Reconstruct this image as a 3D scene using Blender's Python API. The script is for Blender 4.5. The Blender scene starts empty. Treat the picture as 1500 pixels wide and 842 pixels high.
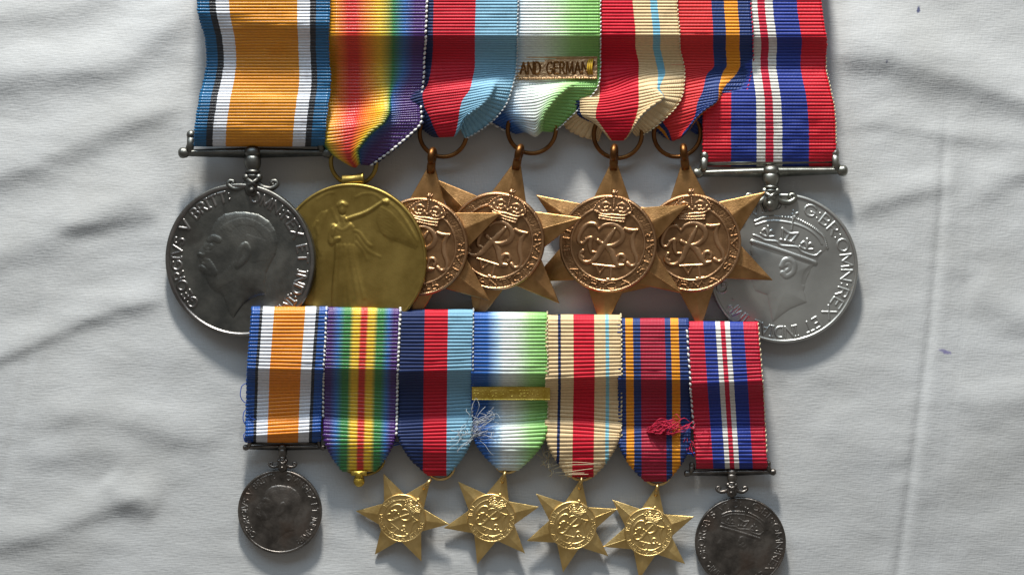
import bpy, bmesh, math, random
import numpy as np
from mathutils import Vector, Matrix, Euler

R = math.radians
rng = np.random.default_rng(7)
random.seed(7)
scene = bpy.context.scene
COL = scene.collection

# ------------------------------------------------------------------ camera, light, exposure
CAM_H = 420.0            # camera height above the sheet, mm
PPM = 6.17               # photograph pixels per mm on the sheet
cam_data = bpy.data.cameras.new('camera')
cam_data.sensor_width = 36.0
cam_data.lens = 36.0 * CAM_H / (1500 / PPM)
cam_data.clip_start = 0.01
cam_data.clip_end = 20.0
cam = bpy.data.objects.new('camera', cam_data)
cam.location = (0, 0, CAM_H * 0.001)
COL.objects.link(cam)
scene.camera = cam

world = bpy.data.worlds.new('World')
scene.world = world
world.use_nodes = True
bg = world.node_tree.nodes['Background']
bg.inputs['Color'].default_value = (1.0, 0.95, 0.89, 1)
bg.inputs['Strength'].default_value = 0.21


def area(name, loc, target, size, size_y, power, color, shape='RECTANGLE'):
    d = bpy.data.lights.new(name, 'AREA')
    d.shape = shape
    d.size = size
    d.size_y = size_y
    d.energy = power
    d.color = color
    o = bpy.data.objects.new(name, d)
    o.location = loc
    o.rotation_euler = (Vector(target) - Vector(loc)).to_track_quat('-Z', 'Y').to_euler()
    COL.objects.link(o)
    return o


EL = R(20.0)
area('sunlit_window', (-0.04, 0.62 * math.cos(EL), 0.62 * math.sin(EL)), (0, 0, 0), 0.074, 0.074, 7.9,
     (1.0, 0.97, 0.905), 'DISK')
area('window_skylight', (-0.12, 0.70, 0.42), (0, 0, 0), 0.9, 0.4, 4.9, (0.62, 0.81, 1.0))

scene.view_settings.view_transform = 'Standard'
scene.view_settings.look = 'None'
scene.view_settings.exposure = 0.0
scene.view_settings.gamma = 1.0
scene.view_settings.use_curve_mapping = False
scene.cycles.max_bounces = 6
scene.render.engine = 'CYCLES'


# ------------------------------------------------------------------ small helpers
def P(px, py, z=0.0):
    """point (mm) on or above the sheet from its measured place"""
    k = (CAM_H - z) / CAM_H / PPM
    return np.array([(px - 750.0) * k, (421.0 - py) * k, z])


def s2l(c):
    c = c / 255.0
    return c / 12.92 if c <= 0.04045 else ((c + 0.055) / 1.055) ** 2.4


def rgb(r, g, b):
    return (s2l(r), s2l(g), s2l(b), 1.0)


class MB:
    """collects pieces of one mesh, in mm"""
    def __init__(self):
        self.v = []
        self.f = []
        self.n = 0

    def add(self, v, f):
        v = np.asarray(v, float).reshape(-1, 3)
        self.v.append(v)
        self.f += [tuple(int(i) + self.n for i in q) for q in f]
        self.n += len(v)

    def tube(self, pts, r, seg=8, closed=False, flat=1.0, cap=True):
        pts = np.asarray(pts, float)
        n = len(pts)
        r = np.full(n, r, float) if np.isscalar(r) else np.asarray(r, float)
        if closed:
            tan = np.roll(pts, -1, 0) - np.roll(pts, 1, 0)
        else:
            tan = np.gradient(pts, axis=0)
        tan /= np.linalg.norm(tan, axis=1)[:, None] + 1e-9
        ref = np.array([0, 0, 1.0])
        if abs(tan[:, 2]).mean() > 0.8:
            ref = np.array([1.0, 0, 0])
        vs = []
        a = np.arange(seg) / seg * 2 * math.pi
        prev = None
        for i in range(n):
            s = np.cross(tan[i], ref) if prev is None else prev - tan[i] * np.dot(prev, tan[i])
            if np.linalg.norm(s) < 1e-6:
                s = np.cross(tan[i], [0, 1.0, 0])
            s /= np.linalg.norm(s)
            prev = s
            t = np.cross(s, tan[i])
            vs.append(pts[i] + r[i] * (np.cos(a)[:, None] * s + np.sin(a)[:, None] * t * flat))
        vs = np.concatenate(vs)
        f = []
        for i in range(n if closed else n - 1):
            j = (i + 1) % n
            for k in range(seg):
                k2 = (k + 1) % seg
                f.append((i * seg + k, i * seg + k2, j * seg + k2, j * seg + k))
        if cap and not closed:
            f.append(tuple(range(seg))[::-1])
            f.append(tuple((n - 1) * seg + k for k in range(seg)))
        self.add(vs, f)

    def lathe(self, prof, origin, axis, seg=24, up=(0, 0, 1)):
        """prof: (distance along axis, radius)"""
        o = np.asarray(origin, float)
        ax = np.asarray(axis, float)
        ax /= np.linalg.norm(ax)
        s = np.cross(ax, up)
        s /= np.linalg.norm(s)
        t = np.cross(s, ax)
        a = np.arange(seg) / seg * 2 * math.pi
        vs = np.concatenate([o + ax * d + r * (np.cos(a)[:, None] * s + np.sin(a)[:, None] * t) for d, r in prof])
        f = []
        for i in range(len(prof) - 1):
            for k in range(seg):
                k2 = (k + 1) % seg
                f.append((i * seg + k, i * seg + k2, (i + 1) * seg + k2, (i + 1) * seg + k))
        self.add(vs, f)

    def ball(self, c, r, nu=12, nv=8):
        r = np.ones(3) * r
        th = np.linspace(0, math.pi, nv + 1)
        a = np.arange(nu) / nu * 2 * math.pi
        vs = []
        for t in th:
            for p in a:
                vs.append((c[0] + r[0] * math.sin(t) * math.cos(p), c[1] + r[1] * math.sin(t) * math.sin(p),
                           c[2] + r[2] * math.cos(t)))
        f = []
        for i in range(nv):
            for k in range(nu):
                k2 = (k + 1) % nu
                f.append((i * nu + k, (i + 1) * nu + k, (i + 1) * nu + k2, i * nu + k2))
        self.add(vs, f)

    def build(self, name, mat, parent=None, origin=(0, 0, 0), smooth=True):
        v = np.concatenate(self.v) - np.asarray(origin, float)
        return mesh_obj(name, v, self.f, mat, parent, smooth)


def mesh_obj(name, v, faces, mat, parent=None, smooth=True, uv=None, kind=None):
    me = bpy.data.meshes.new(name)
    v = np.asarray(v, float) * 0.001
    if isinstance(faces, np.ndarray):
        nf, k = faces.shape
        me.vertices.add(len(v))
        me.vertices.foreach_set('co', v.astype(np.float32).ravel())
        me.loops.add(nf * k)
        me.loops.foreach_set('vertex_index', faces.astype(np.int32).ravel())
        me.polygons.add(nf)
        me.polygons.foreach_set('loop_start', np.arange(0, nf * k, k, dtype=np.int32))
        me.update(calc_edges=True)
    else:
        me.from_pydata(v.tolist(), [], faces)
        me.update()
    if uv is not None:
        lay = me.uv_layers.new(name='UVMap')
        vi = np.zeros(len(me.loops), np.int32)
        me.loops.foreach_get('vertex_index', vi)
        lay.data.foreach_set('uv', uv[vi].astype(np.float32).ravel())
    me.polygons.foreach_set('use_smooth', np.full(len(me.polygons), smooth))
    me.validate()
    me.materials.append(mat)
    o = bpy.data.objects.new(name, me)
    COL.objects.link(o)
    if parent is not None:
        o.parent = parent
    if kind:
        o['kind'] = kind
    return o


def thing(name, label, cat, group, px, py):
    o = bpy.data.objects.new(name, None)
    o.empty_display_size = 0.005
    o.location = P(px, py, 0) * 0.001
    o['label'] = label
    o['category'] = cat
    o['group'] = group
    COL.objects.link(o)
    o_origin[o.name] = P(px, py, 0)
    return o


o_origin = {}


def place(o, parent, px, py, z, rot=(0, 0, 0)):
    o.location = (P(px, py, z) - o_origin[parent.name]) * 0.001
    o.rotation_euler = Euler([R(a) for a in rot], 'ZYX') if False else Euler([R(a) for a in rot])
    return o


def pchip(x, y, xq):
    """monotone cubic through (x, y[n, ...])"""
    x = np.asarray(x, float)
    y = np.asarray(y, float)
    h = np.diff(x)
    sh = (-1,) + (1,) * (y.ndim - 1)
    d = np.diff(y, axis=0) / h.reshape(sh)
    m = np.zeros_like(y)
    if len(x) > 2:
        w1 = (2 * h[1:] + h[:-1]).reshape(sh)
        w2 = (h[1:] + 2 * h[:-1]).reshape(sh)
        same = d[1:] * d[:-1] > 0
        den = np.where(same, w1 / np.where(same, d[:-1], 1) + w2 / np.where(same, d[1:], 1), 1)
        m[1:-1] = np.where(same, (w1 + w2) / den, 0)
    m[0] = d[0]
    m[-1] = d[-1]
    i = np.clip(np.searchsorted(x, xq) - 1, 0, len(x) - 2)
    t = ((xq - x[i]) / h[i]).reshape(sh)
    hh = h[i].reshape(sh)
    return ((1 + 2 * t) * (1 - t) ** 2 * y[i] + t * (1 - t) ** 2 * hh * m[i]
            + t * t * (3 - 2 * t) * y[i + 1] + t * t * (t - 1) * hh * m[i + 1])


def smooth_noise(x, y, scale, seed, octaves=3):
    """cheap value noise on arrays"""
    g = np.random.default_rng(seed)
    out = np.zeros_like(x)
    amp = 1.0
    for o in range(octaves):
        tab = g.uniform(-1, 1, (128, 128))
        fx = x / scale + 40.3
        fy = y / scale + 40.7
        ix = np.floor(fx).astype(int)
        iy = np.floor(fy).astype(int)
        tx = fx - ix
        ty = fy - iy
        tx = tx * tx * (3 - 2 * tx)
        ty = ty * ty * (3 - 2 * ty)
        a = tab[ix % 128, iy % 128]
        b = tab[(ix + 1) % 128, iy % 128]
        c = tab[ix % 128, (iy + 1) % 128]
        d = tab[(ix + 1) % 128, (iy + 1) % 128]
        out += amp * (a * (1 - tx) * (1 - ty) + b * tx * (1 - ty) + c * (1 - tx) * ty + d * tx * ty)
        amp *= 0.5
        scale *= 0.5
    return out


# ------------------------------------------------------------------ materials
def new_mat(name):
    m = bpy.data.materials.new(name)
    m.use_nodes = True
    nt = m.node_tree
    b = nt.nodes['Principled BSDF']
    return m, nt, b


def N(nt, kind, **kw):
    n = nt.nodes.new(kind)
    for k, v in kw.items():
        if k in n.inputs:
            n.inputs[k].default_value = v
        else:
            setattr(n, k, v)
    return n


def L(nt, a, b):
    nt.links.new(a, b)


def metal(name, c1, c2, rough=0.38, scale=220, bump=0.25, metallic=1.0, spots=None):
    m, nt, b = new_mat(name)
    tc = N(nt, 'ShaderNodeTexCoord')
    n1 = N(nt, 'ShaderNodeTexNoise', Scale=scale, Detail=6.0, Roughness=0.62)
    L(nt, tc.outputs['Object'], n1.inputs['Vector'])
    r1 = N(nt, 'ShaderNodeValToRGB')
    r1.color_ramp.elements[0].position = 0.35
    r1.color_ramp.elements[0].color = c1
    r1.color_ramp.elements[1].position = 0.65
    r1.color_ramp.elements[1].color = c2
    L(nt, n1.outputs['Fac'], r1.inputs['Fac'])
    col = r1.outputs['Color']
    if spots:
        n3 = N(nt, 'ShaderNodeTexNoise', Scale=scale * 0.45, Detail=3.0, Roughness=0.55)
        L(nt, tc.outputs['Object'], n3.inputs['Vector'])
        r3 = N(nt, 'ShaderNodeValToRGB')
        r3.color_ramp.elements[0].position = 0.56
        r3.color_ramp.elements[0].color = (0, 0, 0, 1)
        r3.color_ramp.elements[1].position = 0.75
        r3.color_ramp.elements[1].color = (1, 1, 1, 1)
        L(nt, n3.outputs['Fac'], r3.inputs['Fac'])
        mx = N(nt, 'ShaderNodeMix', data_type='RGBA')
        L(nt, r3.outputs['Color'], mx.inputs['Factor'])
        L(nt, col, mx.inputs[6])
        mx.inputs[7].default_value = spots
        col = mx.outputs[2]
    L(nt, col, b.inputs['Base Color'])
    b.inputs['Metallic'].default_value = metallic
    mr = N(nt, 'ShaderNodeMapRange')
    mr.inputs['To Min'].default_value = rough - 0.08
    mr.inputs['To Max'].default_value = rough + 0.12
    L(nt, n1.outputs['Fac'], mr.inputs['Value'])
    L(nt, mr.outputs['Result'], b.inputs['Roughness'])
    n2 = N(nt, 'ShaderNodeTexNoise', Scale=2600.0, Detail=4.0, Roughness=0.6)
    L(nt, tc.outputs['Object'], n2.inputs['Vector'])
    bp = N(nt, 'ShaderNodeBump', Strength=bump, Distance=0.0002)
    mps = N(nt, 'ShaderNodeMapping')
    mps.inputs['Rotation'].default_value = (0.0, 0.0, 0.7)
    mps.inputs['Scale'].default_value = (5200, 170, 300)
    L(nt, tc.outputs['Object'], mps.inputs['Vector'])
    ns = N(nt, 'ShaderNodeTexNoise', Scale=1.0, Detail=1.0)
    L(nt, mps.outputs['Vector'], ns.inputs['Vector'])
    rs = N(nt, 'ShaderNodeMapRange')
    rs.inputs['From Min'].default_value = 0.66
    rs.inputs['From Max'].default_value = 0.74
    rs.inputs['To Max'].default_value = -0.8
    L(nt, ns.outputs['Fac'], rs.inputs['Value'])
    ads = N(nt, 'ShaderNodeMath', operation='ADD')
    L(nt, n2.outputs['Fac'], ads.inputs[0])
    L(nt, rs.outputs['Result'], ads.inputs[1])
    L(nt, ads.outputs[0], bp.inputs['Height'])
    L(nt, bp.outputs['Normal'], b.inputs['Normal'])
    return m


M_dark_silver = metal('tarnished_silver', rgb(92, 93, 90), rgb(120, 119, 113), 0.42, 160, 0.25, 1.0, rgb(60, 54, 50))
M_silver = metal('worn_silver', rgb(104, 100, 98), rgb(140, 136, 132), 0.34, 200, 0.15)
M_cupro = metal('cupro_nickel', rgb(164, 164, 160), rgb(180, 180, 175), 0.42, 60, 0.08)
M_cupro_dark = metal('dull_nickel', rgb(120, 120, 112), rgb(150, 149, 140), 0.36, 180, 0.15)
M_gilt = metal('dull_gilt_bronze', rgb(140, 117, 60), rgb(162, 138, 76), 0.44, 140, 0.15)
M_bronze = metal('yellow_bronze', rgb(152, 114, 70), rgb(186, 142, 94), 0.40, 220, 0.3, 1.0, rgb(128, 92, 58))
M_bronze_hi = metal('raised_bronze', rgb(162, 123, 88), rgb(192, 152, 114), 0.34, 260, 0.25)
M_bronze_dk = metal('brown_bronze', rgb(96, 62, 34), rgb(134, 92, 52), 0.42, 260, 0.3)
M_boss = metal('boss_bronze', rgb(124, 91, 62), rgb(152, 115, 80), 0.42, 260, 0.3)
M_gold = metal('bright_gilt', rgb(196, 164, 102), rgb(220, 190, 128), 0.38, 240, 0.25)
M_mini_silver = metal('blackened_silver', rgb(84, 80, 76), rgb(124, 118, 112), 0.38, 260, 0.3, 1.0, rgb(96, 78, 66))
M_clasp = metal('clasp_bronze', rgb(176, 140, 104), rgb(206, 170, 130), 0.42, 500, 0.5)
M_brass = metal('brass_bar', rgb(190, 158, 60), rgb(220, 190, 96), 0.38, 300, 0.4)


def ribbon_mat(name, stops, linear=False, width=32.0, rough=0.6, sheen=0.25, silk=0.3):
    m, nt, b = new_mat(name)
    silk *= 1.25
    sheen *= .3
    rough -= .1
    uv = N(nt, 'ShaderNodeUVMap')
    sp = N(nt, 'ShaderNodeSeparateXYZ')
    L(nt, uv.outputs['UV'], sp.inputs[0])
    # slightly uneven weave at the stripe edges
    nz = N(nt, 'ShaderNodeTexNoise', Scale=1.0, Detail=1.0)
    mp = N(nt, 'ShaderNodeMapping')
    mp.inputs['Scale'].default_value = (3.0, 2.2, 1)
    L(nt, uv.outputs['UV'], mp.inputs['Vector'])
    L(nt, mp.outputs['Vector'], nz.inputs['Vector'])
    ma = N(nt, 'ShaderNodeMath', operation='MULTIPLY_ADD')
    ma.inputs[1].default_value = 0.012
    L(nt, nz.outputs['Fac'], ma.inputs[0])
    L(nt, sp.outputs['X'], ma.inputs[2])
    sb = N(nt, 'ShaderNodeMath', operation='SUBTRACT')
    sb.inputs[1].default_value = 0.006
    L(nt, ma.outputs[0], sb.inputs[0])
    rp = N(nt, 'ShaderNodeValToRGB')
    cr = rp.color_ramp
    cr.interpolation = 'LINEAR' if linear else 'CONSTANT'
    while len(cr.elements) < len(stops):
        cr.elements.new(0.5)
    for e, (p, c) in zip(cr.elements, stops):
        e.position = p
    for e, (p, c) in zip(cr.elements, stops):
        e.color = c
    L(nt, sb.outputs[0], rp.inputs['Fac'])
    # yarn to yarn variation
    n2 = N(nt, 'ShaderNodeTexNoise', Scale=1.0, Detail=3.0)
    mp2 = N(nt, 'ShaderNodeMapping')
    mp2.inputs['Scale'].default_value = (width * 1.2, 1.3, 1)
    L(nt, uv.outputs['UV'], mp2.inputs['Vector'])
    L(nt, mp2.outputs['Vector'], n2.inputs['Vector'])
    hv = N(nt, 'ShaderNodeHueSaturation')
    mr = N(nt, 'ShaderNodeMapRange')
    mr.inputs['To Min'].default_value = 0.82
    mr.inputs['To Max'].default_value = 1.18
    L(nt, n2.outputs['Fac'], mr.inputs['Value'])
    L(nt, mr.outputs['Result'], hv.inputs['Value'])
    L(nt, rp.outputs['Color'], hv.inputs['Color'])
    L(nt, hv.outputs['Color'], b.inputs['Base Color'])
    b.inputs['Roughness'].default_value = rough
    b.inputs['Specular IOR Level'].default_value = silk
    b.inputs['Sheen Weight'].default_value = sheen
    b.inputs['Sheen Roughness'].default_value = 0.4
    # fine warp threads crossing the ribs
    wv = N(nt, 'ShaderNodeTexWave', Scale=1.0, Distortion=1.2)
    wv.inputs['Detail'].default_value = 2.0
    mp3 = N(nt, 'ShaderNodeMapping')
    mp3.inputs['Scale'].default_value = (width * 0.9, 0.5, 1)
    mp3.inputs['Rotation'].default_value = (0, 0, 0.0)
    L(nt, uv.outputs['UV'], mp3.inputs['Vector'])
    L(nt, mp3.outputs['Vector'], wv.inputs['Vector'])
    bp = N(nt, 'ShaderNodeBump', Strength=0.35, Distance=0.00012)
    L(nt, wv.outputs['Fac'], bp.inputs['Height'])
    L(nt, bp.outputs['Normal'], b.inputs['Normal'])
    return m


BLUE = rgb(14, 88, 130)
BLK = rgb(26, 28, 34)
WHT = rgb(206, 208, 214)
ORG = rgb(206, 132, 12)
st_bwm = [(0, BLUE), (.085, BLK), (.135, WHT), (.235, ORG), (.755, WHT), (.855, BLK), (.9, BLUE)]
st_bwm_s = [(0, rgb(16, 70, 140)), (.10, BLK), (.14, WHT), (.29, rgb(220, 128, 10)), (.71, WHT), (.855, BLK),
            (.895, rgb(16, 70, 140))]
VIO, VBL, VGR, VYE, VRD = rgb(66, 30, 100), rgb(40, 92, 152), rgb(48, 118, 56), rgb(214, 172, 30), rgb(196, 40, 28)
VOR = rgb(214, 112, 24)
st_vic = [(0, VIO), (.08, VIO), (.16, VBL), (.25, VGR), (.34, VYE), (.42, VOR), (.475, VRD), (.525, VRD), (.58, VOR),
          (.66, VYE), (.75, VGR), (.84, VBL), (.92, VIO), (1, VIO)]
st_vic_s = [(0, VIO), (.07, VIO), (.16, VBL), (.25, VGR), (.32, VGR), (.38, VYE), (.45, VYE), (.48, VRD), (.55, VRD),
            (.58, VYE), (.65, VYE), (.71, VGR), (.78, VGR), (.86, VBL), (.93, VIO), (1, VIO)]
NAVY, RED, LBL = rgb(22, 40, 84), rgb(184, 4, 34), rgb(118, 162, 184)
st_39 = [(0, NAVY), (.333, RED), (.66, LBL)]
st_atl = [(0, rgb(24, 76, 150)), (.2, rgb(34, 92, 164)), (.34, rgb(160, 190, 214)), (.42, rgb(214, 220, 220)), (.56, rgb(214, 222, 208)),
          (.78, rgb(152, 196, 122)), (.9, rgb(128, 180, 96)), (1, rgb(120, 172, 88))]
SAND = rgb(212, 184, 140)
st_afr = [(0, SAND), (.15, NAVY), (.195, SAND), (.34, rgb(192, 4, 36)), (.65, SAND), (.79, rgb(118, 174, 194)), (.85, SAND)]
st_afr_s = [(0, SAND), (.15, NAVY), (.19, SAND), (.36, rgb(196, 14, 40)), (.645, SAND), (.8, rgb(130, 184, 196)), (.845, SAND)]
BNV, BRD, BOR = rgb(28, 52, 108), rgb(206, 42, 44), rgb(220, 140, 20)
st_bur = [(0, BNV), (.1, BOR), (.21, BNV), (.31, BRD), (.69, BNV), (.79, BOR), (.9, BNV)]
BR2 = rgb(160, 22, 50)
st_bur_s = [(0, BNV), (.095, BOR), (.205, BNV), (.31, BR2), (.665, BNV), (.75, BOR), (.865, BNV)]
WRD, WBL, WWH, WR2 = rgb(202, 22, 42), rgb(34, 54, 136), rgb(210, 206, 198), rgb(188, 26, 56)
st_war = [(0, WRD), (.205, WBL), (.4, WWH), (.465, WR2), (.53, WWH), (.595, WBL), (.797, WRD)]
st_war_s = [(0, rgb(184, 22, 50)), (.225, WBL), (.395, WWH), (.465, WR2), (.535, WWH), (.605, WBL), (.80, rgb(184, 22, 50))]

MR = {k: ribbon_mat('ribbon_' + k, s, lin, w, ro, sh, si) for k, s, lin, w, ro, sh, si in [
    ('orange_white_blue', st_bwm, False, 32, .45, .2, .45), ('rainbow', st_vic, True, 36, .42, .2, .5),
    ('navy_red_pale_blue', st_39, False, 31, .6, .25, .3), ('blue_white_green', st_atl, True, 31, .5, .25, .4),
    ('sand_red', st_afr, False, 31, .65, .3, .25), ('red_navy_orange', st_bur, False, 31, .6, .25, .3),
    ('red_blue_white', st_war, False, 31, .6, .25, .3),
    ('small_orange_white_blue', st_bwm_s, False, 17, .45, .2, .45), ('small_rainbow', st_vic_s, True, 17, .4, .2, .5),
    ('small_blue_white_green', st_atl, True, 17, .5, .25, .4),
    ('small_sand_red', st_afr_s, False, 17, .65, .3, .25), ('small_red_navy_orange', st_bur_s, False, 17, .6, .25, .3),
    ('small_red_blue_white', st_war_s, False, 17, .6, .25, .3)]}


def plain(name, c, rough=0.8):
    m, nt, b = new_mat(name)
    tc = N(nt, 'ShaderNodeTexCoord')
    n1 = N(nt, 'ShaderNodeTexNoise', Scale=1500.0, Detail=2.0)
    L(nt, tc.outputs['Object'], n1.inputs['Vector'])
    hv = N(nt, 'ShaderNodeHueSaturation')
    hv.inputs['Color'].default_value = c
    mr = N(nt, 'ShaderNodeMapRange')
    mr.inputs['To Min'].default_value = 0.8
    mr.inputs['To Max'].default_value = 1.2
    L(nt, n1.outputs['Fac'], mr.inputs['Value'])
    L(nt, mr.outputs['Result'], hv.inputs['Value'])
    L(nt, hv.outputs['Color'], b.inputs['Base Color'])
    b.inputs['Roughness'].default_value = rough
    return m


M_thread_w = plain('white_thread', rgb(206, 204, 200))
M_thread_g = plain('grey_thread', rgb(176, 178, 178))
M_thread_s = plain('straw_thread', rgb(200, 186, 150))
M_thread_r = plain('crimson_thread', rgb(186, 22, 60))
M_thread_b = plain('blue_thread', rgb(20, 64, 150))
M_thread_n = plain('navy_thread', rgb(24, 30, 60))


# ------------------------------------------------------------------ the sheet
def cloth():
    far = np.array([20, 45, 80, 130, 200, 300.0])
    x = np.arange(-215, 215.1, 0.72)
    x = np.concatenate([x[0] - far[::-1], x, x[-1] + far])
    y = np.arange(-150, 150.1, 0.72)
    y = np.concatenate([y[0] - far[::-1], y, y[-1] + far])
    X, Y = np.meshgrid(x, y)
    px = X * PPM + 750
    py = 421 - Y * PPM
    wx = smooth_noise(X, Y, 40, 3, 2) * 14
    wy = smooth_noise(X, Y, 40, 4, 2) * 14
    Z = 0.25 * smooth_noise(X, Y, 34, 11, 2)
    Z += 0.15 * smooth_noise(X * 0.45 + Y * 0.2, Y, 11, 12, 3)
    Z += 0.045 * smooth_noise(X * 0.6 + Y * .2, Y, 6.5, 15, 3)

    def ridge(pts, w, h, skew=0.0):
        nonlocal Z
        d2 = np.full(X.shape, 1e9)
        sg = np.zeros_like(X)
        fade = np.zeros_like(X)
        for i, (a, b) in enumerate(zip(pts[:-1], pts[1:])):
            ax, ay = a
            ex, ey = b[0] - ax, b[1] - ay
            ll = ex * ex + ey * ey
            t = np.clip(((px + wx - ax) * ex + (py + wy - ay) * ey) / ll, 0, 1)
            qx, qy = px + wx - ax - t * ex, py + wy - ay - t * ey
            dd = qx * qx + qy * qy
            m = dd < d2
            d2 = np.where(m, dd, d2)
            sg = np.where(m, (qx * ey - qy * ex) / math.sqrt(ll), sg)
            fade = np.where(m, (i + t) / (len(pts) - 1), fade)
        f = np.clip(np.minimum(fade, 1 - fade) * 5, 0, 1)
        f = f * f * (3 - 2 * f)
        ww = np.where(sg > 0, w * (1 + skew), w * (1 - skew))
        Z += 1.0 * h * f * np.exp(-d2 / (1.75 * ww * ww))

    # long soft folds running down to the left
    ridge([(-250, 190), (60, 105), (180, 70), (330, -20)], 26, 1.25, .25)
    ridge([(-200, 330), (40, 235), (170, 170), (300, 120)], 24, 1.0, .25)
    ridge([(-200, 60), (20, 30), (200, -40)], 26, .8, .2)
    ridge([(-160, 440), (60, 345), (150, 300), (250, 250)], 26, .9, .2)
    ridge([(-150, 560), (40, 500), (160, 450), (250, 430)], 15, .75, .3)
    ridge([(80, 330), (170, 315), (240, 300)], 14, .5, .2)
    ridge([(40, 600), (150, 615), (250, 640), (340, 640)], 22, .7, .2)
    ridge([(-60, 800), (80, 770), (160, 745), (260, 720)], 18, .8, .2)
    ridge([(150, 700), (190, 740), (240, 760)], 16, .6, .2)
    ridge([(30, 670), (120, 660), (220, 690)], 18, .45, .2)
    # right-hand side
    ridge([(1190, 70), (1300, 70), (1420, 110), (1620, 190)], 30, 1.6, .3)
    ridge([(1240, 165), (1340, 180), (1400, 195), (1600, 215)], 16, .35, .3)
    ridge([(1230, 320), (1340, 285), (1400, 265)], 14, .5, .2)
    ridge([(1400, 300), (1500, 240), (1650, 180)], 18, .5, .2)
    ridge([(1410, 420), (1480, 460), (1600, 480)], 22, .5, .2)
    ridge([(1400, 640), (1500, 580), (1620, 560)], 26, .5, .2)
    ridge([(1180, 600), (1260, 640), (1330, 690)], 26, .35, .2)
    ridge([(430, 842), (600, 830), (800, 838)], 22, .25, .2)
    # many small irregular puckers
    q = smooth_noise(X * .7 + Y * .5, Y * 1.3 - X * .5, 16, 31, 3)
    Z += .17 * q
    q = smooth_noise(X * .5 - Y * .3, Y * 1.1 + X * .2, 9, 33, 2)
    Z += .06 * (1 - np.abs(q)) ** 3
    # pressed fold lines
    def crease(pts, w, h):
        nonlocal Z
        d2 = np.full(X.shape, 1e9)
        for a, b in zip(pts[:-1], pts[1:]):
            ex, ey = b[0] - a[0], b[1] - a[1]
            ll = ex * ex + ey * ey
            t = np.clip(((px - a[0]) * ex + (py - a[1]) * ey) / ll, 0, 1)
            dd = (px - a[0] - t * ex) ** 2 + (py - a[1] - t * ey) ** 2
            d2 = np.minimum(d2, dd)
        Z += h * np.exp(-d2 / (w * w))
    return X, Y, Z, crease


CX, CY, CZ0, _crease = cloth()
_cl = [(1388, 170), (1382, 300), (1366, 480), (1344, 640), (1316, 860), (1300, 1000)]


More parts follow.
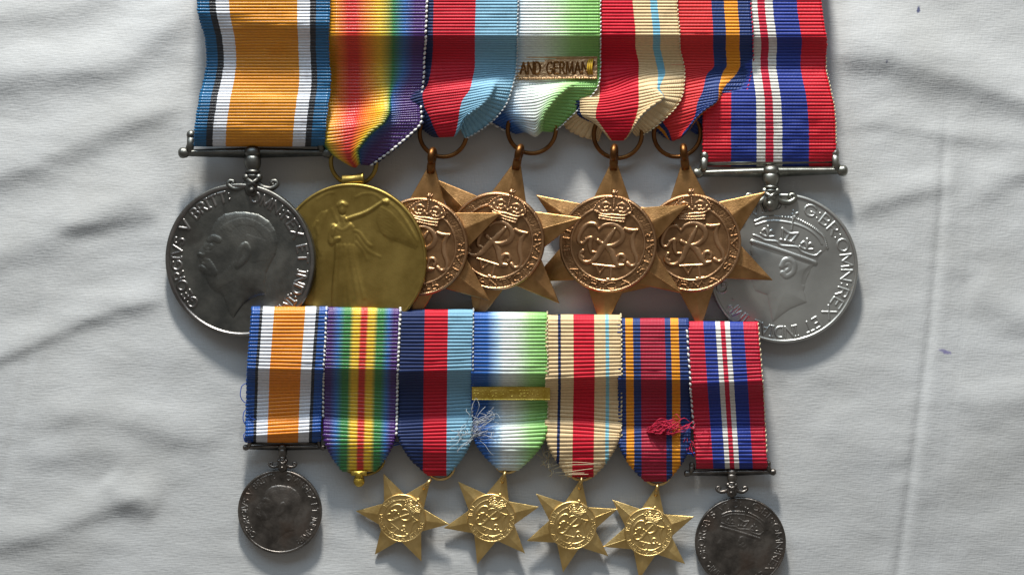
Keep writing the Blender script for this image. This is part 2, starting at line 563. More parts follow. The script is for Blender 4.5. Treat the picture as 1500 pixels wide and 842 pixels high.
def build_cloth():
    Z = CZ0.copy()
    px = CX * PPM + 750
    py = 421 - CY * PPM
    # a pressed seam: the sheet steps up a little along it
    lx = np.interp(py, [p[1] for p in _cl], [p[0] for p in _cl])
    s = px - lx
    on = np.clip((py - 150) / 90, 0, 1)
    Z += on * (-0.34 * np.exp(-((s + 1) / 5.0) ** 2) + 0.16 * np.exp(-((s - 14) / 11) ** 2) + 0.10 * np.exp(-((s + 16) / 9) ** 2))
    Z -= on * 0.07 * np.exp(-((s - 46) / 5) ** 2)
    lx2 = np.interp(py, [430, 520, 700, 800], [55, 42, 4, -20])
    s2 = px - lx2
    on2 = np.clip((py - 400) / 60, 0, 1)
    Z += on2 * (-0.25 * np.exp(-(s2 / 5.5) ** 2) + 0.15 * np.exp(-((s2 - 14) / 9) ** 2))
    # press the middle, under the medals, a little flatter
    mid = np.exp(-(((px - 740) / 430) ** 4)) * np.exp(-(((py - 420) / 420) ** 4))
    Z = Z * (1 - 0.45 * mid)
    Z -= Z.max() * 0 + 0.9
    ny, nx = Z.shape
    v = np.stack([CX, CY, Z], -1).reshape(-1, 3)
    i = np.arange(ny * nx).reshape(ny, nx)
    f = np.stack([i[:-1, :-1], i[:-1, 1:], i[1:, 1:], i[1:, :-1]], -1).reshape(-1, 4)
    m, nt, b = new_mat('white_cotton')
    geo = N(nt, 'ShaderNodeTexCoord')
    n1 = N(nt, 'ShaderNodeTexNoise', Scale=28.0, Detail=5.0, Roughness=0.6)
    L(nt, geo.outputs['Object'], n1.inputs['Vector'])
    r1 = N(nt, 'ShaderNodeValToRGB')
    r1.color_ramp.elements[0].position = 0.3
    r1.color_ramp.elements[0].color = rgb(170, 170, 168)
    r1.color_ramp.elements[1].position = 0.7
    r1.color_ramp.elements[1].color = rgb(182, 183, 183)
    L(nt, n1.outputs['Fac'], r1.inputs['Fac'])
    col = r1.outputs['Color']
    # two faint ink marks
    nv = N(nt, 'ShaderNodeTexNoise', Scale=1100.0, Detail=2.0)
    L(nt, geo.outputs['Object'], nv.inputs['Vector'])
    for (qx, qy, sx, sy, c) in [(1386, 515, 2.2, .8, rgb(126, 122, 156)), (1346, 14, .7, 1.3, rgb(80, 84, 110)),
                                (1298, 91, .5, .7, rgb(120, 120, 130))]:
        q = P(qx, qy) * 0.001
        mp = N(nt, 'ShaderNodeMapping')
        mp.vector_type = 'TEXTURE'
        mp.inputs['Location'].default_value = (q[0], q[1], 0)
        mp.inputs['Scale'].default_value = (sx * .001, sy * .001, 1)
        mp.inputs['Rotation'].default_value = (0, 0, -0.2)
        L(nt, geo.outputs['Object'], mp.inputs['Vector'])
        ln = N(nt, 'ShaderNodeVectorMath', operation='LENGTH')
        mz = N(nt, 'ShaderNodeVectorMath', operation='MULTIPLY')
        mz.inputs[1].default_value = (1, 1, 0)
        L(nt, mp.outputs['Vector'], mz.inputs[0])
        L(nt, mz.outputs[0], ln.inputs[0])
        ad = N(nt, 'ShaderNodeMath', operation='ADD')
        L(nt, ln.outputs['Value'], ad.inputs[0])
        L(nt, nv.outputs['Fac'], ad.inputs[1])
        mr = N(nt, 'ShaderNodeMapRange')
        mr.inputs['From Min'].default_value = 1.3
        mr.inputs['From Max'].default_value = 0.9
        L(nt, ad.outputs[0], mr.inputs['Value'])
        mx = N(nt, 'ShaderNodeMix', data_type='RGBA')
        L(nt, mr.outputs['Result'], mx.inputs['Factor'])
        L(nt, col, mx.inputs[6])
        mx.inputs[7].default_value = c
        col = mx.outputs[2]
    L(nt, col, b.inputs['Base Color'])
    b.inputs['Roughness'].default_value = 0.9
    b.inputs['Specular IOR Level'].default_value = 0.15
    b.inputs['Sheen Weight'].default_value = 0.15
    # plain weave: warp and weft threads, and slubs
    hs = []
    for (sx, sy, rot) in [(2300, 520, 0.02), (460, 2300, 0.02)]:
        mp = N(nt, 'ShaderNodeMapping')
        mp.inputs['Scale'].default_value = (sx, sy, 60)
        mp.inputs['Rotation'].default_value = (0, 0, -0.09)
        L(nt, geo.outputs['Object'], mp.inputs['Vector'])
        nn = N(nt, 'ShaderNodeTexNoise', Scale=1.0, Detail=1.5, Roughness=0.5)
        L(nt, mp.outputs['Vector'], nn.inputs['Vector'])
        hs.append(nn.outputs['Fac'])
    ad = N(nt, 'ShaderNodeMath', operation='ADD')
    L(nt, hs[0], ad.inputs[0])
    L(nt, hs[1], ad.inputs[1])
    n5 = N(nt, 'ShaderNodeTexNoise', Scale=330.0, Detail=4.0)
    L(nt, geo.outputs['Object'], n5.inputs['Vector'])
    ad2 = N(nt, 'ShaderNodeMath', operation='MULTIPLY_ADD')
    ad2.inputs[1].default_value = 0.7
    L(nt, n5.outputs['Fac'], ad2.inputs[0])
    L(nt, ad.outputs[0], ad2.inputs[2])
    bp = N(nt, 'ShaderNodeBump', Strength=0.40, Distance=0.00016)
    L(nt, ad2.outputs[0], bp.inputs['Height'])
    L(nt, bp.outputs['Normal'], b.inputs['Normal'])
    o = mesh_obj('white_sheet', v, f, m)
    o['kind'] = 'structure'
    o['label'] = 'creased white cotton sheet lying under all the medals'
    return o


build_cloth()


# ------------------------------------------------------------------ ribbons
def ribbon(us, rows, mat, parent, pitch=4.7, nu=44, zoff=0.0, amp=0.24, fold=None, seed=1, gather=0.0, under=None, left=.3, tuck=0.0, tuck_to=0.34):
    """us: fractions across; rows: lists of (px, py, z) along the ribbon, top to bottom.
    fold(py) -> (centre px, half width px): what lies further out is folded round behind."""
    rows = np.array(rows, float)                           # nr, nc, 3
    if gather:
        for r_ in rows:
            if r_[-1, 1] > 120 and len(us) > 2:
                q = min(1, (r_[-1, 1] - 118) / 25)
                r_[-1, 2] -= gather * .35 * q
                r_[-2, 2] += gather * 1.2 * q
                r_[0, 2] -= gather * 2.0 * q
                r_[1, 2] -= gather * left * q
        us = list(us)
        ur = us[-2]
        un = under or ur + .4 * (1 - ur)
        fr = (un - ur) / (1 - ur)
        q = np.clip((rows[:, -1, 1] - 112) / 25, 0, 1)[:, None]
        fxy = fr * (1 - q) + .10 * q
        fz = fr * (1 - q) + .62 * q
        new = rows[:, -2] + (rows[:, -1] - rows[:, -2]) * np.concatenate([fxy, fxy, fz], 1)
        rows = np.insert(rows, len(us) - 1, new, axis=1)
        us.insert(len(us) - 1, un)
    ug = np.linspace(0, 1, nu)
    A = pchip(np.asarray(us), rows.transpose(1, 0, 2), ug).transpose(1, 0, 2)     # nr, nu, 3
    mid = A[:, nu // 2]
    dd = np.linalg.norm(np.diff(mid * [1, 1, PPM], axis=0), axis=1)
    t = np.concatenate([[0], np.cumsum(dd)])
    nrib = int(round(t[-1] / pitch))
    SUB = 8
    nv = nrib * SUB + 1
    # even spacing along the centre line
    td = np.linspace(0, t[-1], 1200)
    B = pchip(t, A, td)
    cl = B[:, nu // 2] * [1, 1, PPM]
    arc = np.concatenate([[0], np.cumsum(np.linalg.norm(np.diff(cl, axis=0), axis=1))])
    tq = np.interp(np.linspace(0, arc[-1], nv), arc, td)
    S = pchip(t, A, tq)                                     # nv, nu, 3
    z = S[..., 2]
    px, py = S[..., 0].copy(), S[..., 1].copy()
    z = z.copy()
    if fold is not None:
        c, w = fold(py)
        r = 0.55 * PPM
        s = px - c
        a = np.abs(s)
        d = np.clip(a - (w - r), 0, None)
        ph = np.clip(d / r, 0, math.pi)
        xx = np.where(a <= w - r, a, w - r + r * np.sin(ph) - np.clip(d - math.pi * r, 0, None) * 0.9)
        z -= np.where(d > 0, 0.55 * (1 - np.cos(ph)), 0)
        px = c + np.sign(s) * np.clip(xx, 0.5, None)
    # hand-made unevenness
    wob = smooth_noise(px, py, 26, 100 + seed, 2)
    z = z + zoff + 0.12 * wob
    z = z - tuck * np.clip(1 - ug / tuck_to, 0, 1)[None, :] ** .7 * np.clip((150 - py) / 40, 0, 1)
    k = (CAM_H - z) / CAM_H / PPM
    V = np.stack([(px - 750) * k, (421 - py) * k, z], -1)
    gu = np.gradient(V, axis=1)
    gv = np.gradient(V, axis=0)
    nrm = np.cross(gu, -gv)
    nrm /= np.linalg.norm(nrm, axis=2)[..., None] + 1e-9
    ph = np.arange(nv) / SUB
    f = ph - np.floor(ph)
    prof = np.sqrt(np.clip(1 - (2 * f - 1) ** 2, 0, 1))
    ribv = 1 + 0.25 * smooth_noise(np.tile(ug * 30, (nv, 1)), np.tile(np.floor(ph)[:, None] * 7.3, (1, nu)), 9, 200 + seed, 1)
    V = V + nrm * (amp * prof[:, None] * ribv)[..., None]
    # ribs stand out as little loops along both edges
    eu = gu / (np.linalg.norm(gu, axis=2)[..., None] + 1e-9)
    jit = 0.5 + 0.8 * np.random.default_rng(seed).random(nrib + 1)
    j = jit[np.floor(ph).astype(int)]
    V[:, 0] -= eu[:, 0] * (0.26 * prof * j)[:, None]
    V[:, -1] += eu[:, -1] * (0.26 * prof * j)[:, None]
    # rolled selvedges
    lft = V[:, :1] - nrm[:, :1] * 0.28 - eu[:, :1] * 0.12
    rgt = V[:, -1:] - nrm[:, -1:] * 0.28 + eu[:, -1:] * 0.12
    lf2 = V[:, :1] - nrm[:, :1] * 0.65 + eu[:, :1] * 0.15
    rg2 = V[:, -1:] - nrm[:, -1:] * 0.65 - eu[:, -1:] * 0.15
    W = np.concatenate([lf2, lft, V, rgt, rg2], 1)
    U = np.concatenate([[0.001, 0.001], np.clip(ug, .002, .998), [0.999, 0.999]])
    n2 = W.shape[1]
    vlen = arc[-1] / PPM
    uv = np.stack([np.tile(U, (nv, 1)), np.tile(np.linspace(0, vlen, nv)[:, None], (1, n2))], -1).reshape(-1, 2)
    i = np.arange(nv * n2).reshape(nv, n2)
    fc = np.stack([i[:-1, :-1], i[1:, :-1], i[1:, 1:], i[:-1, 1:]], -1).reshape(-1, 4)
    org = o_origin[parent.name]
    o = mesh_obj('ribbon', W.reshape(-1, 3) - org, fc, mat, parent, True, uv)
    return o, V, nrm, org


def stitching(rib, V, nrm, org, side, mat, rows=(0.0, 1.0), step=0.95, r=0.30, name='edge_stitching', inset=0.0):
    """a line of overcast stitches along one edge of a ribbon"""
    e = V[:, -1 if side > 0 else 0]
    inn = V[:, -3 if side > 0 else 2]
    n = nrm[:, -1 if side > 0 else 0]
    a, b = int(rows[0] * (len(e) - 1)), int(rows[1] * (len(e) - 1))
    e, n, inn = e[a:b + 1], n[a:b + 1], inn[a:b + 1]
    # smooth away the ribs
    kk = 17
    ker = np.ones(kk) / kk
    pe = np.stack([np.convolve(np.pad(e[:, q], kk // 2, 'edge'), ker, 'valid') for q in range(3)], 1)
    arc = np.concatenate([[0], np.cumsum(np.linalg.norm(np.diff(pe, axis=0), axis=1))])
    g = np.random.default_rng(len(e))
    mb = MB()
    s = 0.3
    while s < arc[-1] - 0.5:
        ln = step * g.uniform(0.55, 0.75)
        q0 = np.array([np.interp(s, arc, pe[:, q]) for q in range(3)])
        q1 = np.array([np.interp(s + ln, arc, pe[:, q]) for q in range(3)])
        k = int(np.searchsorted(arc, s).clip(0, len(n) - 1))
        nn = n[k]
        out = (pe[k] - inn[k])
        out /= np.linalg.norm(out) + 1e-9
        c0 = q0 + nn * 0.12 + out * (0.18 - inset)
        c1 = q1 + nn * 0.12 - out * (0.02 + inset)
        mid = (c0 + c1) / 2 + nn * 0.16
        mb.tube([c0 - nn * .1, c0 * .6 + mid * .4 + nn * .06, mid, c1 * .6 + mid * .4 + nn * .06, c1 - nn * .1],
                np.array([.45, .95, 1.1, .95, .45]) * r, 6)
        s += step * g.uniform(0.92, 1.1)
    o = mb.build(name, mat, rib, org)
    return o


def threads(parent, org, strands, mat, r=0.09, name='loose_threads'):
    mb = MB()
    for pts in strands:
        q = np.array([P(*p) for p in pts])
        tt = np.arange(len(q))
        qq = pchip(tt, q, np.linspace(0, len(q) - 1, len(q) * 5)) if len(q) > 1 else q
        mb.tube(qq, r, 5)
    return mb.build(name, mat, parent, org)


# ------------------------------------------------------------------ relief drawing
class Relief:
    """a height map in mm, drawn with strokes and domes"""
    def __init__(self, half, n):
        self.half = half
        self.n = n
        self.lin = np.linspace(-half, half, n)
        self.X, self.Y = np.meshgrid(self.lin, self.lin)
        self.H = np.zeros((n, n))
        self.Lr = np.zeros((n, n))
        self.lab = np.zeros((n, n), np.int8)

    def _box(self, x0, x1, y0, y1):
        f = lambda v: int(np.clip((v + self.half) / (2 * self.half) * (self.n - 1), 0, self.n - 1))
        return slice(f(y0), f(y1) + 2), slice(f(x0), f(x1) + 2)

    def stroke(self, pts, w, h, lab=0, smooth=False):
        pts = np.asarray(pts, float)
        if smooth and len(pts) > 2:
            t = np.arange(len(pts))
            # Catmull-Rom
            q = []
            pp = np.concatenate([[2 * pts[0] - pts[1]], pts, [2 * pts[-1] - pts[-2]]])
            for i in range(1, len(pp) - 2):
                for s in np.linspace(0, 1, 6, endpoint=False):
                    p0, p1, p2, p3 = pp[i - 1:i + 3]
                    q.append(.5 * (2 * p1 + (p2 - p0) * s + (2 * p0 - 5 * p1 + 4 * p2 - p3) * s * s
                                   + (3 * p1 - p0 - 3 * p2 + p3) * s ** 3))
            q.append(pts[-1])
            if not np.isscalar(w):
                w = np.interp(np.linspace(0, len(pts) - 1, len(q)), t, w)
            pts = np.array(q)
        w = np.full(len(pts), w, float) if np.isscalar(w) else np.asarray(w, float)
        for i in range(len(pts) - 1):
            a, b = pts[i], pts[i + 1]
            m = max(w[i], w[i + 1]) * 1.1
            sl = self._box(min(a[0], b[0]) - m, max(a[0], b[0]) + m, min(a[1], b[1]) - m, max(a[1], b[1]) + m)
            X, Y = self.X[sl], self.Y[sl]
            e = b - a
            ll = e @ e + 1e-12
            t = np.clip(((X - a[0]) * e[0] + (Y - a[1]) * e[1]) / ll, 0, 1)
            d = np.hypot(X - a[0] - t * e[0], Y - a[1] - t * e[1])
            ww = w[i] * (1 - t) + w[i + 1] * t
            pr = np.sqrt(np.clip(1 - (d / ww) ** 2, 0, 1))
            if h > 0:
                self.Lr[sl] = np.maximum(self.Lr[sl], pr * h)
            else:
                self.Lr[sl] = np.minimum(self.Lr[sl], pr * h)
            if lab:
                q = self.lab[sl]
                q[d < ww * 1.05] = lab

    def dot(self, c, r, h, lab=0):
        self.stroke([c, (c[0] + 1e-4, c[1])], r, h, lab)

    def flush(self, sig=0.0):
        Lr = self.Lr
        if sig > 0:
            Lr = self._blur(Lr, sig)
        self.H += Lr
        self.Lr = np.zeros_like(self.H)

    def _blur(self, A, sig):
        px = sig / (2 * self.half) * (self.n - 1)
        k = int(max(1, round(px * 2.5)))
        g = np.exp(-np.arange(-k, k + 1) ** 2 / (2 * px * px))
        g /= g.sum()
        B = np.zeros_like(A)
        Ap = np.pad(A, ((k, k), (0, 0)), 'edge')
        for i, w in enumerate(g):
            B += w * Ap[i:i + A.shape[0]]
        C = np.zeros_like(A)
        Bp = np.pad(B, ((0, 0), (k, k)), 'edge')
        for i, w in enumerate(g):
            C += w * Bp[:, i:i + A.shape[1]]
        return C

    def inside(self, poly):
        poly = np.asarray(poly, float)
        m = np.zeros(self.X.shape, bool)
        n = len(poly)
        for i in range(n):
            a, b = poly[i], poly[(i + 1) % n]
            if a[1] == b[1]:
                continue
            c = (self.Y < a[1]) != (self.Y < b[1])
            xi = (b[0] - a[0]) * (self.Y - a[1]) / (b[1] - a[1]) + a[0]
            m ^= c & (self.X < xi)
        return m

    def dome(self, poly, h, edge, lab=0, add=True):
        poly = np.asarray(poly, float)
        m = self.inside(poly)
        iy, ix = np.nonzero(m)
        x, y = self.lin[ix], self.lin[iy]
        d = np.full(len(x), 1e9)
        n = len(poly)
        for i in range(n):
            a, b = poly[i], poly[(i + 1) % n]
            e = b - a
            t = np.clip(((x - a[0]) * e[0] + (y - a[1]) * e[1]) / (e @ e + 1e-12), 0, 1)
            d = np.minimum(d, np.hypot(x - a[0] - t * e[0], y - a[1] - t * e[1]))
        q = np.clip(d / edge, 0, 1)
        hh = h * np.sqrt(1 - (1 - q) ** 2)
        self.H[iy, ix] += hh
        if lab:
            self.lab[iy, ix] = lab
        return m

    def sample(self, x, y):
        fx = np.clip((x + self.half) / (2 * self.half) * (self.n - 1), 0, self.n - 1.001)
        fy = np.clip((y + self.half) / (2 * self.half) * (self.n - 1), 0, self.n - 1.001)
        ix, iy = fx.astype(int), fy.astype(int)
        tx, ty = fx - ix, fy - iy
        H = self.H
        return (H[iy, ix] * (1 - tx) * (1 - ty) + H[iy, ix + 1] * tx * (1 - ty)
                + H[iy + 1, ix] * (1 - tx) * ty + H[iy + 1, ix + 1] * tx * ty)

    def label(self, x, y):
        ix = np.clip(np.round((x + self.half) / (2 * self.half) * (self.n - 1)).astype(int), 0, self.n - 1)
        iy = np.clip(np.round((y + self.half) / (2 * self.half) * (self.n - 1)).astype(int), 0, self.n - 1)
        return self.lab[iy, ix]


def arcp(cx, cy, rx, ry, a0, a1, n=10):
    a = np.radians(np.linspace(a0, a1, n))
    return list(zip(cx + rx * np.cos(a), cy + ry * np.sin(a)))


GL = {
    'A': (.86, [[(0, 0), (.43, 1), (.86, 0)], [(.16, .36), (.70, .36)]]),
    'B': (.62, [[(0, 0), (0, 1), (.32, 1)] + arcp(.32, .76, .24, .24, 90, -90, 6) + [(0, .52)],
                [(.32, .52)] + arcp(.34, .26, .28, .26, 90, -90, 6) + [(0, 0)]]),
    'C': (.78, [arcp(.46, .5, .46, .5, 48, 312, 12)]),
    'D': (.78, [[(0, 0), (0, 1), (.3, 1)] + arcp(.3, .5, .46, .5, 90, -90, 9) + [(0, 0)]]),
    'E': (.58, [[(.56, 0), (0, 0), (0, 1), (.56, 1)], [(0, .52), (.44, .52)]]),
    'F': (.56, [[(0, 0), (0, 1), (.56, 1)], [(0, .52), (.42, .52)]]),
    'G': (.84, [arcp(.46, .5, .46, .5, 48, 330, 12) + [(.86, .42), (.56, .42)]]),
    'H': (.74, [[(0, 0), (0, 1)], [(.74, 0), (.74, 1)], [(0, .5), (.74, .5)]]),
    'I': (.16, [[(.08, 0), (.08, 1)], [(-.05, 0), (.21, 0)], [(-.05, 1), (.21, 1)]]),
    'L': (.54, [[(0, 1), (0, 0), (.54, 0)]]),
    'M': (.96, [[(0, 0), (.08, 1), (.48, .12), (.88, 1), (.96, 0)]]),
    'N': (.78, [[(0, 0), (0, 1), (.78, 0), (.78, 1)]]),
    'O': (.92, [arcp(.46, .5, .46, .5, 0, 360, 18)]),
    'P': (.6, [[(0, 0), (0, 1), (.3, 1)] + arcp(.3, .74, .28, .26, 90, -90, 6) + [(0, .48)]]),
    'R': (.66, [[(0, 0), (0, 1), (.32, 1)] + arcp(.32, .75, .27, .25, 90, -90, 6) + [(0, .5)], [(.3, .5), (.66, 0)]]),
    'S': (.6, [arcp(.3, .75, .27, .25, 40, 270, 8) + arcp(.3, .25, .29, .25, 90, -140, 8)]),
    'T': (.7, [[(0, 1), (.7, 1)], [(.35, 1), (.35, 0)]]),
    'U': (.72, [[(0, 1), (0, .36)] + arcp(.36, .36, .36, .36, 180, 360, 8) + [(.72, 1)]]),
    'V': (.82, [[(0, 1), (.41, 0), (.82, 1)]]),
    'X': (.74, [[(0, 0), (.74, 1)], [(0, 1), (.74, 0)]]),
    'Y': (.76, [[(0, 1), (.38, .5), (.76, 1)], [(.38, .5), (.38, 0)]]),
    '1': (.3, [[(.02, .8), (.2, 1), (.2, 0)]]),
    '3': (.58, [arcp(.28, .76, .26, .24, 140, -90, 8) + arcp(.28, .27, .3, .27, 90, -140, 8)]),
    '4': (.66, [[(.48, 0), (.48, 1), (0, .3), (.66, .3)]]),
    '5': (.58, [[(.52, 1), (.1, 1), (.06, .56)] + arcp(.27, .32, .3, .32, 110, -140, 9)]),
    '9': (.6, [arcp(.29, .7, .28, .3, 0, 360, 12), [(.57, .7), (.52, .3), (.3, 0)]]),
    '.': (.14, [[(.07, .04), (.071, .04)]]),
    ':': (.14, [[(.07, .18), (.071, .18)], [(.07, .72), (.071, .72)]]),
    '-': (.4, [[(.02, .48), (.38, .48)]]),
    ' ': (.42, []),
}


def text_arc(rel, text, r, a0, a1, h, w, relief, lab, inward=False, gap=.26, serif=False):
    """a0, a1 in degrees: where the text starts and ends; inward: letter tops towards the centre"""
    tot = sum(GL[c][0] + gap for c in text) - gap
    span = R(a1 - a0)
    s = 0.0
    for c in text:
        gw, strokes = GL[c]
        for st in strokes:
            q = []
            for (x, y) in st:
                th = R(a0) + span * (s + x) / tot
                rad = r - (y - .5) * h if inward else r + (y - .5) * h
                q.append((rad * math.cos(th), rad * math.sin(th)))
            qq = [q[0]]
            for p in q[1:]:
                if abs(p[0] - qq[-1][0]) + abs(p[1] - qq[-1][1]) > 1e-6:
                    qq.append(p)
            if len(qq) == 1:
                qq.append((qq[0][0] + 1e-4, qq[0][1]))
            rel.stroke(qq, w, relief, lab)
            if serif and c not in '.: OCGS':
                pass
        s += gw + gap


def disc_mesh(rel, rad, n, thick, names, mats, parent, bottom=True, edge_r=0.25, basename='disc'):
    """relief disc as a mesh; faces are shared out to the parts named in names by the label map"""
    g = np.linspace(-1, 1, n)
    A, B = np.meshgrid(g, g)
    big = np.abs(A) > np.abs(B)
    with np.errstate(divide='ignore', invalid='ignore'):
        rr = np.where(big, A, B)
        ph = np.where(big, math.pi / 4 * np.where(A == 0, 0, B / np.where(A == 0, 1, A)),
                      math.pi / 2 - math.pi / 4 * np.where(B == 0, 0, A / np.where(B == 0, 1, B)))
    X = rr * np.cos(ph) * rad
    Y = rr * np.sin(ph) * rad
    Z = rel.sample(X, Y) + thick
    v = np.stack([X, Y, Z], -1).reshape(-1, 3)
    i = np.arange(n * n).reshape(n, n)
    f = np.stack([i[:-1, :-1], i[:-1, 1:], i[1:, 1:], i[1:, :-1]], -1).reshape(-1, 4)
    # orientation: make every face look up
    p = v[f]
    up = np.cross(p[:, 1] - p[:, 0], p[:, 2] - p[:, 0])[:, 2]
    f[up < 0] = f[up < 0][:, ::-1]
    c = p.mean(1)
    lb = rel.label(c[:, 0], c[:, 1])
    # edge and back
    loop = np.concatenate([i[0, :-1], i[:-1, -1], i[-1, :0:-1], i[:0:-1, 0]])
    base = v[loop]
    ang = np.arctan2(base[:, 1], base[:, 0])
    zt = base[:, 2]
    rings = [np.stack([np.cos(ang) * (rad + edge_r * .7), np.sin(ang) * (rad + edge_r * .7), zt - edge_r * .35], -1),
             np.stack([np.cos(ang) * (rad + edge_r), np.sin(ang) * (rad + edge_r), zt - edge_r], -1),
             np.stack([np.cos(ang) * (rad + edge_r), np.sin(ang) * (rad + edge_r), zt * 0 + edge_r], -1),
             np.stack([np.cos(ang) * rad, np.sin(ang) * rad, zt * 0], -1)]
    nl = len(loop)
    V = [v]
    prev = loop
    F = []
    off = len(v)
    for rg in rings:
        cur = np.arange(nl) + off
        F.append(np.stack([prev, cur, np.roll(cur, -1), np.roll(prev, -1)], -1))
        V.append(rg)
        prev = cur
        off += nl
    V.append(np.zeros((1, 3)))
    F.append(np.stack([prev, np.full(nl, off), np.full(nl, off), np.roll(prev, -1)], -1)[:, [0, 1, 3, 3]])
    V = np.concatenate(V)
    side = np.concatenate(F[:-1])
    p = V[side]
    nn = np.cross(p[:, 1] - p[:, 0], p[:, 2] - p[:, 0])
    out = (nn[:, :2] * p.mean(1)[:, :2]).sum(1)
    side[out < 0] = side[out < 0][:, ::-1]

    def cut(sel):
        used = np.unique(sel)
        mp = np.full(len(V), -1)
        mp[used] = np.arange(len(used))
        return V[used], mp[sel]
    vb, fb = cut(np.concatenate([f[lb == 0], side]))
    body = mesh_obj(basename, vb, fb, mats[0], parent)
    for k, nm in enumerate(names, 1):
        sel = f[lb == k]
        if len(sel):
            vv, ff = cut(sel)
            mesh_obj(nm, vv, ff, mats[min(k, len(mats) - 1)], body)
    return body


def rim(rel, r0, r1, h, lab=0):
    rr = np.hypot(rel.X, rel.Y)
    m = (rr > r0) & (rr < r1 + 1)
    q = np.clip((rr - r0) / (r1 - r0), 0, 1)
    rel.H += np.where(m, h * np.clip(np.minimum(q / .25, 1), 0, 1) * np.sqrt(np.clip(1 - np.clip((q - .55) / .55, 0, 1) ** 2, 0, 1)), 0)
    if lab:
        rel.lab[m & (rr > r0)] = lab


def relief_bearded(rad, n):
    """a bearded man's head facing left, with the legend round it"""
    rel = Relief(rad * 1.01, n)
    s = rad / 111.0                       # measured for a disc 111 px in radius
    T = lambda q: [((x - 417) / 3.508 * s, (424 - y) / 3.508 * s) for x, y in q]
    head = T([(345, 187), (400, 177), (455, 178), (520, 190), (575, 225), (606, 272), (618, 330), (606, 390), (577, 440),
              (556, 485), (548, 535), (552, 596), (515, 600), (475, 614), (432, 646), (398, 690), (380, 716), (356, 690),
              (342, 650), (332, 610), (312, 590), (280, 575), (252, 545), (238, 512), (232, 490), (214, 478), (207, 455),
              (216, 436), (230, 428), (226, 414), (208, 404), (196, 390), (206, 372), (226, 346), (244, 322), (256, 298),
              (268, 270), (284, 240), (306, 212)])
    rel.dome(head, .75 * s * 6, 44 * s, 2)
    k = s * 5.0
    st = lambda q, w, h: rel.stroke(T(q), w * s, h * k, 0, True)
    # hair line, brow, eye, moustache, beard, ear, neck
    st([(262, 318), (285, 308), (312, 318)], 5, .22)
    st([(240, 352), (255, 342), (272, 350)], 3.5, .14)
    st([(244, 360), (258, 364), (272, 358)], 2.5, .12)
    st([(226, 420), (246, 430), (262, 446), (284, 482)], 6, .25)
    st([(216, 462), (232, 474), (250, 478), (272, 484)], 5, .18)
    st([(455, 345), (440, 352), (424, 380), (414, 415), (408, 446)], 4.5, .3)
    st([(455, 345), (466, 372), (458, 402), (436, 425), (410, 446)], 5, .3)
    st([(448, 366), (438, 384), (434, 402)], 3.5, .2)
    st([(206, 392), (222, 400), (232, 398)], 3.5, .18)
    st([(254, 380), (250, 396), (246, 410)], 3.5, .12)
    rel.flush(.35 * s)
    for a in range(11):
        q = [(300 + a * 8, 560 - a * 4), (310 + a * 9, 520 - a * 9)]
        rel.stroke(T(q), 2.6 * s, .06 * k)
    for a in range(16):
        x0 = 330 + a * 15
        q = [(x0, 235 + (a - 7) ** 2 * .6), (x0 + 22, 215 + (a - 6) ** 2 * .9), (x0 + 46, 230 + (a - 5) ** 2 * 1.5)]
        rel.stroke(T(q), 3 * s, .05 * k, 0, True)
    for a in range(12):
        q = [(462 + a * 10, 300 + a * 3), (478 + a * 9, 360 + a * 2), (486 + a * 7, 424 - a)]
        rel.stroke(T(q), 3 * s, .05 * k, 0, True)
    rel.flush(.2 * s)
    hh = 14.5 * s
    text_arc(rel, 'GEORGIVS V BRITT:', 94.5 * s, 224, 98, hh, 1.75 * s, .26 * k, 1)
    text_arc(rel, 'OMN:REX ET IND:IMP:', 94.5 * s, 79, -60, hh, 1.75 * s, .26 * k, 1)
    rel.flush(.12 * s)
    rim(rel, 105 * s, 111 * s, .38 * k, 3)
    rel.H += .004 * k * smooth_noise(rel.X / s, rel.Y / s, 40, 5, 2)
    return rel


